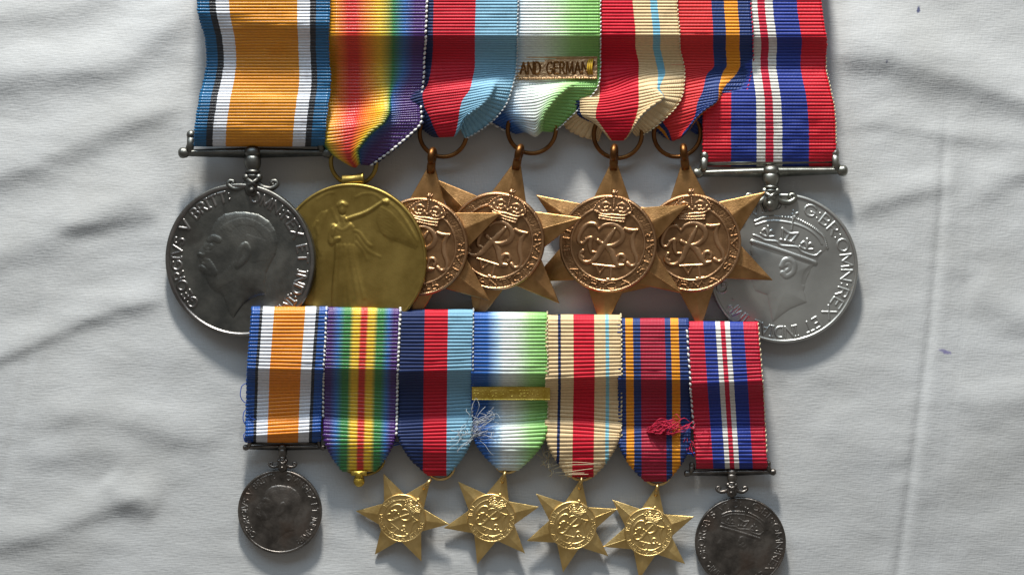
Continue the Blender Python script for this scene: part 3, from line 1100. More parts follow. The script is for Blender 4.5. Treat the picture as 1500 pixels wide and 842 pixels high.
def relief_crowned(rad, n):
    """a crowned head facing left, with the legend round it"""
    rel = Relief(rad * 1.01, n)
    s = rad / 108.0
    T = lambda q: [((x - 241.6) / 3.66 * s, (450 - y) / 3.66 * s) for x, y in q]
    k = s * 4.6
    head = T([(62, 345), (150, 360), (250, 382), (340, 402), (400, 415), (385, 450), (370, 500), (364, 556), (386, 616), (340, 640),
              (300, 662), (262, 695), (216, 742), (200, 690), (184, 640), (172, 600), (140, 592), (108, 585), (92, 560),
              (88, 540), (70, 530), (76, 515), (64, 500), (66, 488), (44, 478), (40, 468), (62, 430), (66, 400), (56, 375)])
    rel.dome(head, .50 * k, 40 * s, 2)
    st = lambda q, w, h: rel.stroke(T(q), w * s, h * k, 0, True)
    st([(232, 440), (245, 408), (275, 400), (298, 425), (294, 465), (262, 490), (240, 476)], 4, .22)
    st([(250, 430), (268, 424), (276, 445), (262, 462)], 3.4, .18)
    st([(74, 515), (92, 518), (110, 522)], 2.6, .1)
    st([(384, 430), (360, 470), (358, 520)], 3, -.08)
    rel.flush(.4 * s)
    # crown
    crown = T([(58, 318), (64, 215), (110, 192), (170, 180), (270, 178), (340, 200), (400, 232), (440, 262), (466, 312), (452, 336),
               (424, 356), (412, 414), (300, 390), (180, 360), (60, 336)])
    rel.dome(crown, .16 * k, 10 * s, 2)
    cs = lambda q, w, h: rel.stroke(T(q), w * s, h * k, 2, True)
    cs([(62, 326), (180, 350), (300, 377), (410, 404)], 3.2, .3)
    cs([(66, 340), (180, 364), (300, 390), (408, 414)], 1.6, .2)
    cs([(66, 290), (100, 300), (130, 312), (190, 312), (216, 330), (300, 330), (330, 352), (400, 366), (432, 340)], 1.6, .22)
    arch = np.array([(64, 216), (110, 192), (170, 180), (262, 178), (340, 200), (400, 232), (440, 264), (464, 318)], float)
    tt = np.linspace(0, 7, 44)
    for p in pchip(np.arange(8), arch, tt):
        rel.dot(T([p])[0], 1.9 * s, .34 * k, 2)
    cs([(70, 235), (150, 205), (262, 206), (340, 226), (400, 262), (432, 300)], 1.4, .22)
    for j in range(9):
        rel.dot(T([(264, 168 + j * 9)])[0], 1.7 * s, .34 * k, 2)
    rel.dot(T([(272, 172)])[0], 3.2 * s, .4 * k, 2)
    cs([(262, 140), (276, 160)], 2, .3)
    cs([(262, 158), (286, 150)], 2, .3)
    for q in ([(215, 240), (255, 262), (300, 256)], [(215, 240), (224, 300), (240, 300)], [(300, 256), (270, 302), (245, 300)],
              [(255, 262), (240, 300)], [(212, 300), (280, 308)]):
        cs(q, 1.8, .28)
    for cx, cy in ((138, 262), (352, 308)):
        cs([(cx, cy - 26), (cx + 3, cy), (cx + 2, cy + 26)], 2.0, .3)
        cs([(cx - 28, cy + 2), (cx - 16, cy - 10), (cx - 6, cy + 4), (cx, cy + 20)], 1.6, .28)
        cs([(cx + 32, cy + 8), (cx + 20, cy - 6), (cx + 8, cy + 6), (cx, cy + 20)], 1.6, .28)
        cs([(cx - 36, cy + 16), (cx - 16, cy + 26), (cx + 10, cy + 28), (cx + 36, cy + 24)], 1.4, .24)
    rel.flush(.16 * s)
    text_arc(rel, 'GEORGIVS VI D:', 93 * s, 208, 93, 15 * s, 1.5 * s, .24 * k, 1)
    text_arc(rel, 'G:BR:OMN:REX', 93 * s, 76, -42, 15.5 * s, 1.5 * s, .24 * k, 1)
    text_arc(rel, 'ET INDIAE IMP.', 93 * s, -50, -143, 15.5 * s, 1.5 * s, .24 * k, 1)
    rel.flush(.12 * s)
    rim(rel, 104 * s, 108 * s, .36 * k, 3)
    rel.H += .003 * k * smooth_noise(rel.X / s, rel.Y / s, 40, 6, 2)
    return rel


def relief_winged(rad, n):
    """a winged standing figure in a long robe"""
    rel = Relief(rad * 1.01, n)
    s = rad / 109.0
    T = lambda q: [((x - 349) / 4.01 * s, (521 - y) / 4.01 * s) for x, y in q]
    k = s * 6
    # right wing
    wing = T([(545, 178), (590, 196), (640, 240), (690, 305), (735, 385), (748, 425), (732, 462), (690, 445), (640, 425), (590, 408),
              (540, 380), (515, 345), (500, 300), (505, 250), (525, 205)])
    rel.dome(wing, .22 * k, 16 * s, 2)
    wingl = T([(118, 330), (140, 280), (175, 240), (215, 230), (215, 300), (195, 380), (180, 470), (150, 520), (125, 470), (112, 400)])
    rel.dome(wingl, .16 * k, 14 * s, 2)
    body = T([(285, 262), (318, 262), (330, 290), (352, 306), (372, 330), (366, 385), (362, 440), (376, 520), (396, 610), (420, 700),
              (440, 800), (432, 900), (400, 940), (250, 940), (222, 880), (224, 760), (236, 620), (250, 520), (252, 440),
              (246, 400), (232, 378), (236, 340), (262, 318), (282, 300)])
    rel.dome(body, .42 * k, 22 * s, 2)
    head = T(arcp(300, 222, 27, 38, 0, 345, 20))
    rel.dome(head, .42 * k, 16 * s, 2)
    rel.H = rel._blur(rel.H, .7 * s)
    st = lambda q, w, h, l=0: rel.stroke(T(q), np.array(w) * s if not np.isscalar(w) else w * s, h * k, l, True)
    st([(330, 286), (370, 272), (420, 256), (470, 232), (510, 206), (545, 184)], [3.4, 3, 2.8, 2.6, 2.4, 2.2], .34, 2)
    rel.dot(T([(562, 186)])[0], 4.5 * s, .4 * k, 2)
    st([(246, 330), (232, 380), (232, 420), (256, 404), (280, 396)], [5, 4.6, 4.2, 3.6, 3], .36, 2)
    rel.dot(T([(232, 420)])[0], 4.2 * s, .35 * k, 2)
    st([(276, 206), (300, 188), (326, 204)], 3, .22)
    st([(300, 230), (296, 244), (302, 252)], 2, .12)
    rel.Lr *= .8
    rel.flush(1.0 * s)
    # feathers, drapery
    for a in range(8):
        q = [(530 - a * 2, 222 + a * 18), (600 + a * 6 - a * a, 268 + a * 20), (738 - a * 19 - a * a, 440 - a * 9)]
        st(q, 2.6, .1)
    st([(545, 180), (600, 205), (660, 270), (738, 410)], 2.6, .14)
    for a in range(5):
        st([(206 - a * 6, 246 + a * 10), (176 - a * 6, 330 + a * 14), (150 + a * 4, 440 + a * 12)], 2.4, .1)
    st([(150, 300), (144, 330), (156, 372)], 3, .16)
    for q in ([(262, 440), (252, 560), (240, 700), (236, 880)], [(286, 440), (284, 580), (276, 720), (272, 900)],
              [(312, 440), (316, 560), (330, 700), (344, 880)], [(340, 440), (352, 540), (372, 660), (396, 820)],
              [(362, 444), (376, 530), (398, 630), (424, 740)], [(300, 470), (300, 640), (304, 800)]):
        st(q, 3.4, .16)
    st([(252, 445), (300, 456), (362, 440)], 2.4, .1)
    st([(262, 326), (300, 348), (352, 318)], 2.4, .1)
    st([(372, 352), (400, 366), (440, 420), (466, 440)], 2.6, .14, 2)
    st([(380, 378), (410, 420), (450, 470), (520, 505)], 2.4, .1, 2)
    st([(378, 420), (420, 470), (440, 520)], 2.2, .1, 2)
    st([(380, 160), (430, 140), (490, 144), (530, 172)], 2, .1)
    st([(152, 170), (210, 138), (250, 132)], 2, .08)
    st([(268, 300), (250, 260), (240, 230)], 2.6, .1)
    rel.Lr *= .75
    rel.flush(1.1 * s)
    rim(rel, 106 * s, 109 * s, .16 * k, 1)
    rel.H += .004 * k * smooth_noise(rel.X / s, rel.Y / s, 40, 8, 2)
    return rel


def relief_star_boss(rad, n, text):
    """round boss of a campaign star: cypher in the middle, a band with raised letters round it"""
    rel = Relief(rad * 1.01, n)
    s = rad / 70.0
    k = s * 6
    T = lambda q: [((x - 393) / 5.1 * s, (439 - y) / 5.1 * s) for x, y in q]
    rr = np.hypot(rel.X, rel.Y) / s
    rel.H += .04 * k * np.clip((rr - 53) / 1.5, 0, 1)
    rel.H += .03 * k * np.clip(1 - (rr / 53) ** 2, 0, 1)
    band = (rr > 55) & (rr < 68)
    g = np.random.default_rng(3).normal(0, 1, rel.H.shape)
    g = rel._blur(g, .55 * s)
    rel.H += np.where(band, g / g.std() * .022 * k, 0)
    st = lambda q, w, h=.33: rel.stroke(T(q), 1.15 * (np.array(w) * s if not np.isscalar(w) else w * s), h * k, 2, True)
    # interlaced initials
    st([(318, 335), (292, 302), (244, 300), (204, 336), (176, 396), (178, 436), (206, 446), (236, 418)], [1.4, 2.2, 2.2, 2.6, 2.8, 2.4, 1.8, 1.6])
    st([(228, 414), (268, 404), (262, 450), (272, 500), (300, 506)], [1.6, 2.6, 3.0, 2.4, 1.6])
    st([(212, 502), (190, 528), (196, 562), (238, 584), (280, 572), (304, 540)], [2.6, 2.2, 2, 2.2, 2.2, 1.6])
    st([(198, 540), (216, 556)], 2.6)
    st([(322, 338), (356, 304), (420, 292), (476, 320), (500, 366), (484, 414), (432, 448), (372, 452), (322, 420)],
       [1.6, 2, 2.6, 3.2, 3.6, 3.2, 2.6, 2.2, 2])
    st([(438, 326), (392, 404), (346, 478), (308, 548), (272, 580)], [1.8, 3.4, 3.8, 3.2, 2])
    st([(382, 452), (424, 494), (452, 548), (478, 590), (520, 586)], [2.6, 3.8, 3.8, 2.8, 1.6])
    st([(318, 420), (346, 436), (384, 452)], [2.6, 2.2, 2.6], .32)
    st([(512, 318), (552, 330), (606, 322)], [1.8, 2.6, 1.6])
    st([(592, 330), (572, 390), (584, 460), (612, 520), (612, 570), (580, 590), (548, 572)], [1.8, 3.2, 3.2, 2.6, 2.4, 2.0, 2.4])
    st([(474, 548), (478, 520), (508, 512), (528, 536), (518, 560)], 2.0)
    st([(290, 598), (380, 602), (466, 605)], 1.4, .22)
    st([(318, 604), (346, 664)], 1.6, .22)
    st([(346, 664), (384, 604)], 1.1, .22)
    st([(430, 608), (430, 694)], 1.7, .22)
    st([(404, 698), (460, 698)], 1.2, .22)
    rel.flush(.18 * s)
    for r0, w, h in ((68.2, 1.5, .24), (53.5, 1.5, .24)):
        rel.stroke([(r0 * s * math.cos(a), r0 * s * math.sin(a)) for a in np.linspace(0, 2 * math.pi, 90)], w * s, h * k, 3)
    text_arc(rel, text[0], 61 * s, text[1], text[2], 9.0 * s, .95 * s, .22 * k, 1, True, .3)
    rel.flush(.1 * s)
    return rel


def crown_part(s, parent, mat, z0, res=1.0):
    """a small royal crown standing on the band: height field cut to its outline"""
    T = lambda q: [((x - 393) / 5.1 * s, (439 - y) / 5.1 * s) for x, y in q]
    rel = Relief(86 * s, int(560 * res))
    k = s * 6
    c = 418
    out = T([(306, 238), (312, 226), (288, 214), (270, 188), (288, 150), (322, 116), (366, 96), (402, 88), (404, 66), (396, 58), (406, 42),
             (428, 40), (446, 46), (442, 62), (436, 68), (438, 86), (486, 96), (528, 120), (552, 152), (564, 186), (544, 212),
             (514, 228), (516, 242), (508, 274), (418, 268), (312, 258)])
    m = rel.dome(out, .22 * k, 3.0 * s, 1)
    st = lambda q, w, h: rel.stroke(T(q), w * s, h * k, 0, True)
    arch = np.array([(296, 216), (272, 188), (290, 148), (330, 112), (380, 94), (426, 90), (478, 98), (524, 122), (550, 156), (560, 188), (536, 216)], float)
    for p in pchip(np.arange(11), arch, np.linspace(0, 10, 26)):
        rel.dot(T([p])[0], 1.9 * s, .34 * k)
    for j in range(6):
        rel.dot(T([(420, 98 + j * 13)])[0], 1.7 * s, .32 * k)
    st([(428, 42), (424, 66), (422, 88)], 1.4, .34)
    st([(402, 60), (446, 58)], 1.3, .34)
    st([(310, 234), (418, 246), (512, 246)], 1.2, .3)
    st([(312, 256), (418, 268), (508, 272)], 1.4, .3)
    for j in range(6):
        rel.dot(T([(334 + j * 32, 246 + j * 2.5)])[0], 1.5 * s, .26 * k)
    st([(300, 206), (330, 222), (380, 226), (420, 222), (470, 226), (515, 220), (536, 206)], 1.3, .28)
    for sg in (-1, 1):
        st([(420 + sg * 30, 150), (420 + sg * 60, 136), (420 + sg * 84, 152), (420 + sg * 70, 176), (420 + sg * 46, 170)], 1.5, .26)
        st([(420 + sg * 108, 176), (420 + sg * 92, 196), (420 + sg * 70, 206)], 1.6, .26)
        st([(420 + sg * 20, 178), (420 + sg * 44, 200), (420 + sg * 64, 196)], 1.5, .24)
    st([(396, 176), (420, 196), (446, 176)], 1.6, .28)
    rel.flush(.14 * s)
    n = int(130 * res)
    xs = np.linspace(-28 * s, 38 * s, n)
    ys = np.linspace(29 * s, 84 * s, n)
    X, Y = np.meshgrid(xs, ys)
    inn = rel.label(X, Y) == 1
    Z = np.where(inn, rel.sample(X, Y) + z0, z0 - .9 * s * 1.0)
    i = np.arange(n * n).reshape(n, n)
    f = np.stack([i[:-1, :-1], i[:-1, 1:], i[1:, 1:], i[1:, :-1]], -1).reshape(-1, 4)
    f = f[inn.reshape(-1)[f].any(1)]
    used = np.unique(f)
    mp = np.full(n * n, -1)
    mp[used] = np.arange(len(used))
    v = np.stack([X, Y, Z], -1).reshape(-1, 3)[used]
    return mesh_obj('crown', v, mp[f], mat, parent)


def star_body(s, parent, mat):
    """six-rayed star with ridged rays; s = 1 for a star whose rays reach 128 px"""
    Rr = 128 / PPM * s
    ri = .485 * Rr
    bm = bmesh.new()
    top = []
    c = bm.verts.new((0, 0, 2.45 * s))
    tips, inns = [], []
    for i in range(6):
        a = R(90 + 60 * i)
        tips.append(bm.verts.new((Rr * math.cos(a), Rr * math.sin(a), .95 * s)))
        a += R(30)
        inns.append(bm.verts.new((ri * math.cos(a), ri * math.sin(a), .75 * s)))
    bt, bi = [], []
    for i in range(6):
        a = R(90 + 60 * i)
        bt.append(bm.verts.new((Rr * math.cos(a), Rr * math.sin(a), 0.1 * s)))
        a += R(30)
        bi.append(bm.verts.new((ri * math.cos(a), ri * math.sin(a), 0)))
    cb = bm.verts.new((0, 0, 0))
    for i in range(6):
        j = (i - 1) % 6
        bm.faces.new((c, tips[i], inns[i]))
        bm.faces.new((c, inns[j], tips[i]))
        bm.faces.new((tips[i], bt[i], bi[i], inns[i]))
        bm.faces.new((inns[j], bi[j], bt[i], tips[i]))
        bm.faces.new((cb, bi[i], bt[i]))
        bm.faces.new((cb, bt[i], bi[j]))
    bmesh.ops.recalc_face_normals(bm, faces=bm.faces)
    ed = [e for e in bm.edges if not (cb in e.verts)]
    bmesh.ops.bevel(bm, geom=ed, offset=.16 * s, segments=2, profile=.5, affect='EDGES')
    # shallow knocks along the ridges
    for v in bm.verts:
        v.co += Vector((rng.normal(0, .02), rng.normal(0, .02), rng.normal(0, .025))) * s
    bmesh.ops.scale(bm, vec=(.001,) * 3, verts=bm.verts)
    me = bpy.data.meshes.new('star')
    bm.to_mesh(me)
    bm.free()
    me.materials.append(mat)
    o = bpy.data.objects.new('star', me)
    COL.objects.link(o)
    o.parent = parent
    return o


def campaign_star(parent, px, py, z, rz, ry, rx, s, text, mats, n_boss, n_rel, fit=1.0, stalk=True):
    body = star_body(s * fit, parent, mats[0])
    place(body, parent, px, py, z)
    body.rotation_euler = (Euler((R(rx), R(ry), 0)).to_matrix() @ Matrix.Rotation(R(rz), 3, 'Z')).to_euler()
    rel = relief_star_boss(70 / PPM * s, n_rel, text)
    boss = disc_mesh(rel, 70 / PPM * s, n_boss, 1.35 * s, ['inscription', 'cypher', 'ring_border'], [mats[1], mats[1], mats[2], mats[2]],
                     body, edge_r=.12 * s, basename='medallion')
    boss.location = (0, 0, .001 * 1.25 * s)
    for ch in list(boss.children):            # keep to thing > part > sub-part
        ch.parent = body
        ch.location = boss.location
    crown_part(s / PPM, body, mats[2], 2.72 * s, 1.0 if s > .8 else .75)
    if stalk:
        mb = MB()
        y0 = 116 / PPM * s
        mb.tube([(0, y0 - 1.5 * s, 1.0 * s), (0, y0, 1.2 * s), (0, y0 + 1.2 * s, 1.35 * s), (0, y0 + 2.3 * s, 1.5 * s)],
                np.array([.9, 1.05, .95, 1.05]) * s, 12)
        a = np.linspace(0, 2 * math.pi, 20, endpoint=False)
        mb.tube(np.stack([a * 0, y0 + 2.5 * s + 1.35 * s * np.cos(a), 1.5 * s + 1.5 * s * np.sin(a)], -1), .82 * s, 10, True)
        mb.build('eyelet', mats[3], body)
    return body


def ring(parent, px, py, z, rad, wire, mat, tilt=0, squash=1.0, turn=0):
    mb = MB()
    a = np.linspace(0, 2 * math.pi, 48, endpoint=False)
    mb.tube(np.stack([rad * np.cos(a), rad * squash * np.sin(a), a * 0], -1), wire, 10, True)
    o = mb.build('suspension_ring', mat, parent)
    place(o, parent, px, py, z, (tilt, 0, turn))
    return o


def suspender(parent, x0, x1, yb, xc, y_claw, s, mat, z, skew=0.0, mirror_scroll=True, post=26):
    """straight bar with end posts, turned stem and a scrolled claw; measured in px, s = scale of the sections"""
    org = o_origin[parent.name]
    q = lambda px, py, zz=0: P(px, py, z + zz)
    yl, yr = yb + skew, yb - skew
    ymid = lambda x: yl + (yr - yl) * (x - x0) / (x1 - x0)
    mb = MB()
    # bar: flat on top, tapering to its ends
    for xe, ye in ((x0, yl), (x1, yr)):
        n = 12
        vs, fs = [], []
        for i in range(n + 1):
            t = i / n
            x = xc + (xe - xc) * t
            y = ymid(x)
            wt = (8.0 - 3.0 * t) * s
            zt = (1.15 - .25 * t) * s
            sec = [(y - wt, .15 * s), (y - wt * .55, zt * .9), (y, zt), (y + wt * .1, zt * .8), (y + wt, .2 * s), (y + wt * .6, -.8 * s), (y - wt * .6, -.8 * s)]
            vs += [q(x, a, b) for a, b in sec]
        m = 7
        for i in range(n):
            for j in range(m):
                j2 = (j + 1) % m
                fs.append((i * m + j, (i + 1) * m + j, (i + 1) * m + j2, i * m + j2))
        mb.add(vs, fs)
    # end knobs and posts
    for xe, ye in ((x0, yl), (x1, yr)):
        d = 1 if xe == x0 else -1
        rr = .88 * s
        mb.lathe([(-1.55 * s, .01), (-1.5 * s, .75 * rr), (-1.1 * s, 1.35 * rr), (-.5 * s, 1.5 * rr), (.4 * s, 1.3 * rr), (.9 * s, .9 * rr), (1.2 * s, .5 * rr)],
                 q(xe, ye, .1 * s), (d, 0, 0), 16)
        mb.tube([q(xe + d * 6 * s, ye - 3 * s, .1), q(xe + d * 8 * s, ye - post * .45 * s, .4), q(xe + d * 9 * s, ye - post * .9 * s, .5)],
                np.array([1.05, .9, .95]) * s, 12)
        mb.ball(q(xe + d * 9 * s, ye - post * s, .5), np.array([1.1, 1.2, 1.1]) * s)
    # the rod the ribbon is looped over
    mb.tube([q(x0 + 8 * s, yl - post * .55 * s, 0), q(x1 - 8 * s, yr - post * .55 * s, 0)], .6 * s, 10)
    bar = mb.build('suspension_bar', mat, parent, org)
    ms = MB()
    top = q(xc, yb - 9 * s, .25 * s)
    L0 = (y_claw - (yb - 9 * s)) / PPM
    pr = [(-.25, .02), (-.15, .8), (.25, 1.55), (.9, 2.0), (1.6, 2.0), (2.0, 1.7), (2.15, 1.62), (2.3, 1.85), (2.7, 1.98), (3.6, 2.05), (4.5, 1.85), (5.1, 1.5),
          (5.3, 1.45), (5.45, 1.75), (5.75, 1.85), (6.05, 1.6), (6.15, 1.35), (6.3, 1.4), (6.5, 1.65), (6.8, 1.6), (7.1, 1.2), (8.0, 1.5), (8.6, 1.7)]
    f = L0 / 8.6
    ms.lathe([(d * f, r * s) for d, r in pr], top, (0, -1, 0), 24)
    ms.build('stem', mat, bar, org)
    mc = MB()
    mc.ball(q(xc, y_claw + 6 * s, .35 * s), np.array([2.0, 2.3, 1.5]) * s, 20, 14)
    mc.ball(q(xc - 1.5 * s, y_claw + 9 * s, 1.75 * s), np.array([.75, .75, .6]) * s)
    for sg in (-1, 1):
        p = []
        for (dx, dy) in ((4, -12), (9, -4), (16, 1), (25, 2.5), (32, 0), (36, -4.5), (33, -9), (28, -8), (28, -4.5), (31, -3.5)):
            p.append(q(xc + sg * dx * s, y_claw + (dy + 4) * s, .3 * s))
        t = np.arange(len(p))
        pp = pchip(t, np.array(p), np.linspace(0, len(p) - 1, 46))
        mc.tube(pp, np.interp(np.linspace(0, 1, 46), [0, .3, .6, 1], [.85, .7, .55, .45]) * s, 8)
        mc.tube([q(xc + sg * 10 * s, y_claw - 9 * s, .9 * s), q(xc, y_claw - 2 * s, 1.6 * s), q(xc - sg * 6 * s, y_claw + 3 * s, 1.5 * s)],
                np.array([.6, .55, .4]) * s, 8)
        mc.ball(q(xc + sg * 9 * s, y_claw - 10 * s, .7 * s), .95 * s)
    mc.build('claw', mat, bar, org)
    return bar


# ------------------------------------------------------------------ the full-size medals
G1 = 'full-size medals mounted in the upper row'
G2 = 'miniature medals mounted in the lower row'


def flat_rows(ys, xl, xr, zs):
    return [[(a, y, z), (b, y, z)] for y, a, b, z in zip(ys, xl, xr, zs)]


UPPER = [(-95, 0.2), (-90, 3.5), (-75, 6.6), (-50, 7.5)]   # wrapped over the mount beyond the top


def up(row0, z=None):
    """rows above the first measured one: the ribbon turns over the mount"""
    out = []
    for y, zz in UPPER:
        out.append([(x, y, zz) for (x, _, _) in row0])
    return out


# 1 -- dark silver medal
t1 = thing('silver_medal', 'large blackened silver medal with bearded head, on wide orange, white and blue ribbon', 'medal', G1, 354, 381)
r0 = [(289, 0, 0), (483, 0, 0)]
rows = up(r0) + flat_rows([0, 18, 30, 60, 90, 115, 135, 150, 185, 200, 210, 214],
                          [290, 291, 294, 302, 304, 300, 295, 292, 287, 286, 286, 286],
                          [482, 482, 481, 480, 481, 483, 482, 480, 476, 475, 474, 474],
                          [7.6, 7.4, 6.6, 4.3, 2.4, 2.2, 3.1, 4.0, 3.4, 2.6, 1.4, -.4])
rows = [[a, (b[0], b[1], b[2] + (1.3 if 20 < b[1] < 120 else 0))] for a, b in rows]
rb, V, n, org = ribbon([0, 1], rows, MR['orange_white_blue'], t1, 4.6, 48, 5.0, .25, seed=1)
suspender(t1, 271, 478, 224, 370, 270, 1.0, M_dark_silver, 4.4, skew=0)
rel = relief_bearded(111 / PPM, 760)
d = disc_mesh(rel, 110 / PPM, 300, 1.7, ['inscription', 'effigy', 'rim'], [M_dark_silver, M_silver, M_dark_silver, M_silver], t1)
place(d, t1, 354, 381, 2.2, (4.0, -7.5, 0))

# 2 -- gilt medal on rainbow ribbon
t2 = thing('gilt_medal', 'large dull gilt medal with winged figure, on wide rainbow ribbon', 'medal', G1, 517, 380)
us = [0, .34, .5, .72, 1]
rows = up([(405, 0, 0), (479, 0, 0), (515, 0, 0), (570, 0, 0), (624, 0, 0)]) + [
    [(405, 0, 7.6), (479, 0, 7.6), (515, 0, 7.6), (570, 0, 7.6), (624, 0, 7.6)],
    [(406, 50, 7.6), (479, 50, 7.6), (516, 50, 7.6), (570, 50, 7.6), (622, 50, 7.6)],
    [(406, 56, 6.8), (479, 56, 6.8), (516, 56, 6.8), (570, 56, 6.8), (622, 56, 6.8)],
    [(408, 66, 4.9), (480, 66, 4.9), (517, 66, 4.9), (570, 66, 4.9), (621, 66, 4.9)],
    [(409, 100, 1.8), (480, 100, 1.8), (518, 100, 1.8), (570, 100, 2.6), (620, 100, 3.2)],
    [(415, 150, 1.0), (479, 150, 1.2), (518, 150, 1.3), (569, 146, 2.2), (616, 144, 3.0)],
    [(430, 172, 1.2), (478, 172, 2.3), (516, 170, 2.4), (568, 164, 4.3), (615, 160, 3.1)],
    [(446, 186, 1.2), (478, 190, 4.0), (513, 187, 4.4), (562, 178, 4.9), (616, 177, 2.9)],
    [(456, 198, 1.0), (481, 206, 3.9), (511, 202, 4.5), (545, 192, 4.8), (604, 192, 2.5)],
    [(466, 206, .8), (486, 218, 3.4), (510, 217, 4.2), (531, 208, 4.4), (583, 210, 2.2)],
    [(478, 212, .8), (497, 231, 2.8), (512, 231, 3.5), (523, 222, 3.6), (563, 226, 1.8)],
    [(494, 220, .6), (510, 240, 2.0), (519, 242, 2.6), (525, 235, 2.8), (545, 238, 1.5)],
    [(504, 224, .4), (515, 243, 1.2), (521, 245, 1.4), (526, 241, 1.6), (538, 242, .8)]]
rb, V, n, org = ribbon(us, rows, MR['rainbow'], t2, 4.6, 56, 3.6, .25, seed=2, gather=1.0, under=.84, tuck=3.6, tuck_to=.40)
stitching(rb, V, n, org, 1, M_thread_w, (.25, .995), 1.15, .27)
stitching(rb, V, n, org, 1, M_thread_n, (.6, .99), 1.3, .22, 'under_stitching', -.45)
ring(t2, 518, 238, 4.2, 33 / PPM, .52, M_gilt, 14)
rel = relief_winged(109 / PPM, 760)
d = disc_mesh(rel, 109 / PPM, 300, 1.5, ['rim', 'figure'], [M_gilt, M_gilt, M_gilt], t2, edge_r=.2)
place(d, t2, 517, 380, 4.1, (4.0, -8.5, 0))
mb = MB()
mb.lathe([(-2.6, .02), (-2.6, 1.0), (-2.3, 1.2), (0, 1.05), (2.0, 1.3), (2.5, 1.5), (2.6, 1.3), (2.6, .02)], P(517, 263, 5.6), (1, .1, 0), 20)
mb.tube([P(517, 276, 5.4), P(517, 268, 5.4)], [2.0, 1.6], 14, flat=.5)
mb.build('suspension_loop', M_gilt, t2, o_origin[t2.name])

# 3..6 -- campaign stars
SM = [M_bronze, M_boss, M_bronze_hi, M_bronze_dk]


def top_rows(xs0, xs50, xs100, z100=3.0):
    r = up([(x, 0, 0) for x in xs0])
    r.append([(x, 0, 7.6) for x in xs0])
    r.append([(x, 50, 7.6) for x in xs50])
    r.append([(x, 56, 6.9) for x in xs50])
    r.append([(x, 66, 5.2) for x in xs50])
    r.append([(x, 95, z100) for x in xs100])
    return r


lerp = lambda a, b, us: [a + (b - a) * u for u in us]

t3 = thing('bronze_star', 'large bronze star half hidden by the gilt medal, on navy, red and pale blue ribbon', 'medal', G1, 618, 361)
us = [0, .333, .667, .83, 1]
rows = top_rows([572, 635, 698, 729, 757.5], [571, 634, 697, 728, 756], [572, 632, 697, 728, 755]) + [
    [(576, 130, 3.0), (627, 122, 3.0), (694, 114, 3.2), (726, 110, 3.3), (754, 108, 3.1)],
    [(590, 148, 3.2), (619, 140, 4.1), (690, 131, 4.5), (722, 126, 4.6), (749, 127, 4.0)],
    [(602, 165, 2.9), (622, 157, 4.3), (678, 149, 4.7), (716, 142, 4.9), (742, 147, 3.8)],
    [(613, 180, 2.4), (630, 172, 4.0), (674, 165, 4.5), (704, 155, 4.8), (729, 167, 2.7)],
    [(622, 190, 2.0), (635, 185, 3.4), (672, 178, 3.8), (690, 165, 4.2), (709, 185, 1.9)],
    [(632, 198, 1.5), (641, 197, 2.5), (668, 194, 2.7), (678, 177, 3.1), (687, 198, 1.5)],
    [(636, 200, .8), (644, 201, 1.4), (665, 200, 1.6), (674, 190, 1.8), (680, 201, .8)]]
rb, V, n, org = ribbon(us, rows, MR['navy_red_pale_blue'], t3, 4.6, 52, 3.3, .25, seed=3, gather=1.0, left=1.0, tuck=1.4)
stitching(rb, V, n, org, 1, M_thread_g, (.3, .995), .95, .18)
ring(t3, 649, 196, 3.6, 34 / PPM, .52, M_bronze_dk, 14)
campaign_star(t3, 618, 361, 3.9, -8, -9.5, 2, 1.0, ('THE 1939-1945 STAR', 150, 372), SM, 230, 700)

t4 = thing('bronze_star', 'large tilted bronze star on blue, white and green ribbon carrying a lettered bronze bar', 'medal', G1, 729, 353)
us = [0, .29, .5, .8, 1]
rows = top_rows(lerp(690, 878, us), lerp(690, 878, us), lerp(690, 878, us), 3.2) + [
    [(692, 128, 2.9), (719, 126, 3.2), (784, 121, 3.1), (840, 118, 3.6), (877, 116, 3.6)],
    [(698, 148, 2.9), (728, 141, 4.0), (783, 135, 3.9), (832, 127, 4.7), (874, 127, 3.9)],
    [(708, 165, 2.4), (738, 154, 4.3), (782, 150, 4.6), (819, 139, 4.9), (862, 142, 3.2)],
    [(718, 176, 2.0), (748, 165, 4.3), (782, 165, 4.4), (806, 154, 4.8), (846, 159, 2.5)],
    [(733, 185, 1.6), (758, 178, 3.7), (783, 182, 3.8), (796, 171, 4.2), (828, 176, 2.0)],
    [(750, 193, 1.3), (767, 189, 2.7), (783, 196, 2.6), (793, 186, 3.0), (813, 189, 1.4)],
    [(758, 196, .8), (770, 194, 1.5), (784, 200, 1.4), (794, 193, 1.7), (806, 193, .8)]]
rb, V, n, org = ribbon(us, rows, MR['blue_white_green'], t4, 4.6, 52, 2.3, .25, seed=4, gather=1.0, under=.86, left=1.2, tuck=1.5)
stitching(rb, V, n, org, 1, M_thread_w, (.28, .99), .95, .16)
stitching(rb, V, n, org, -1, M_thread_w, (.84, .99), 1.6, .22, 'under_stitching')
ring(t4, 779, 190, 3.2, 35 / PPM, .52, M_bronze_dk, 14)
campaign_star(t4, 729, 353, 3.7, -15, -9.5, 2, 1.0, ('THE ATLANTIC STAR', 170, 385), SM, 230, 700)

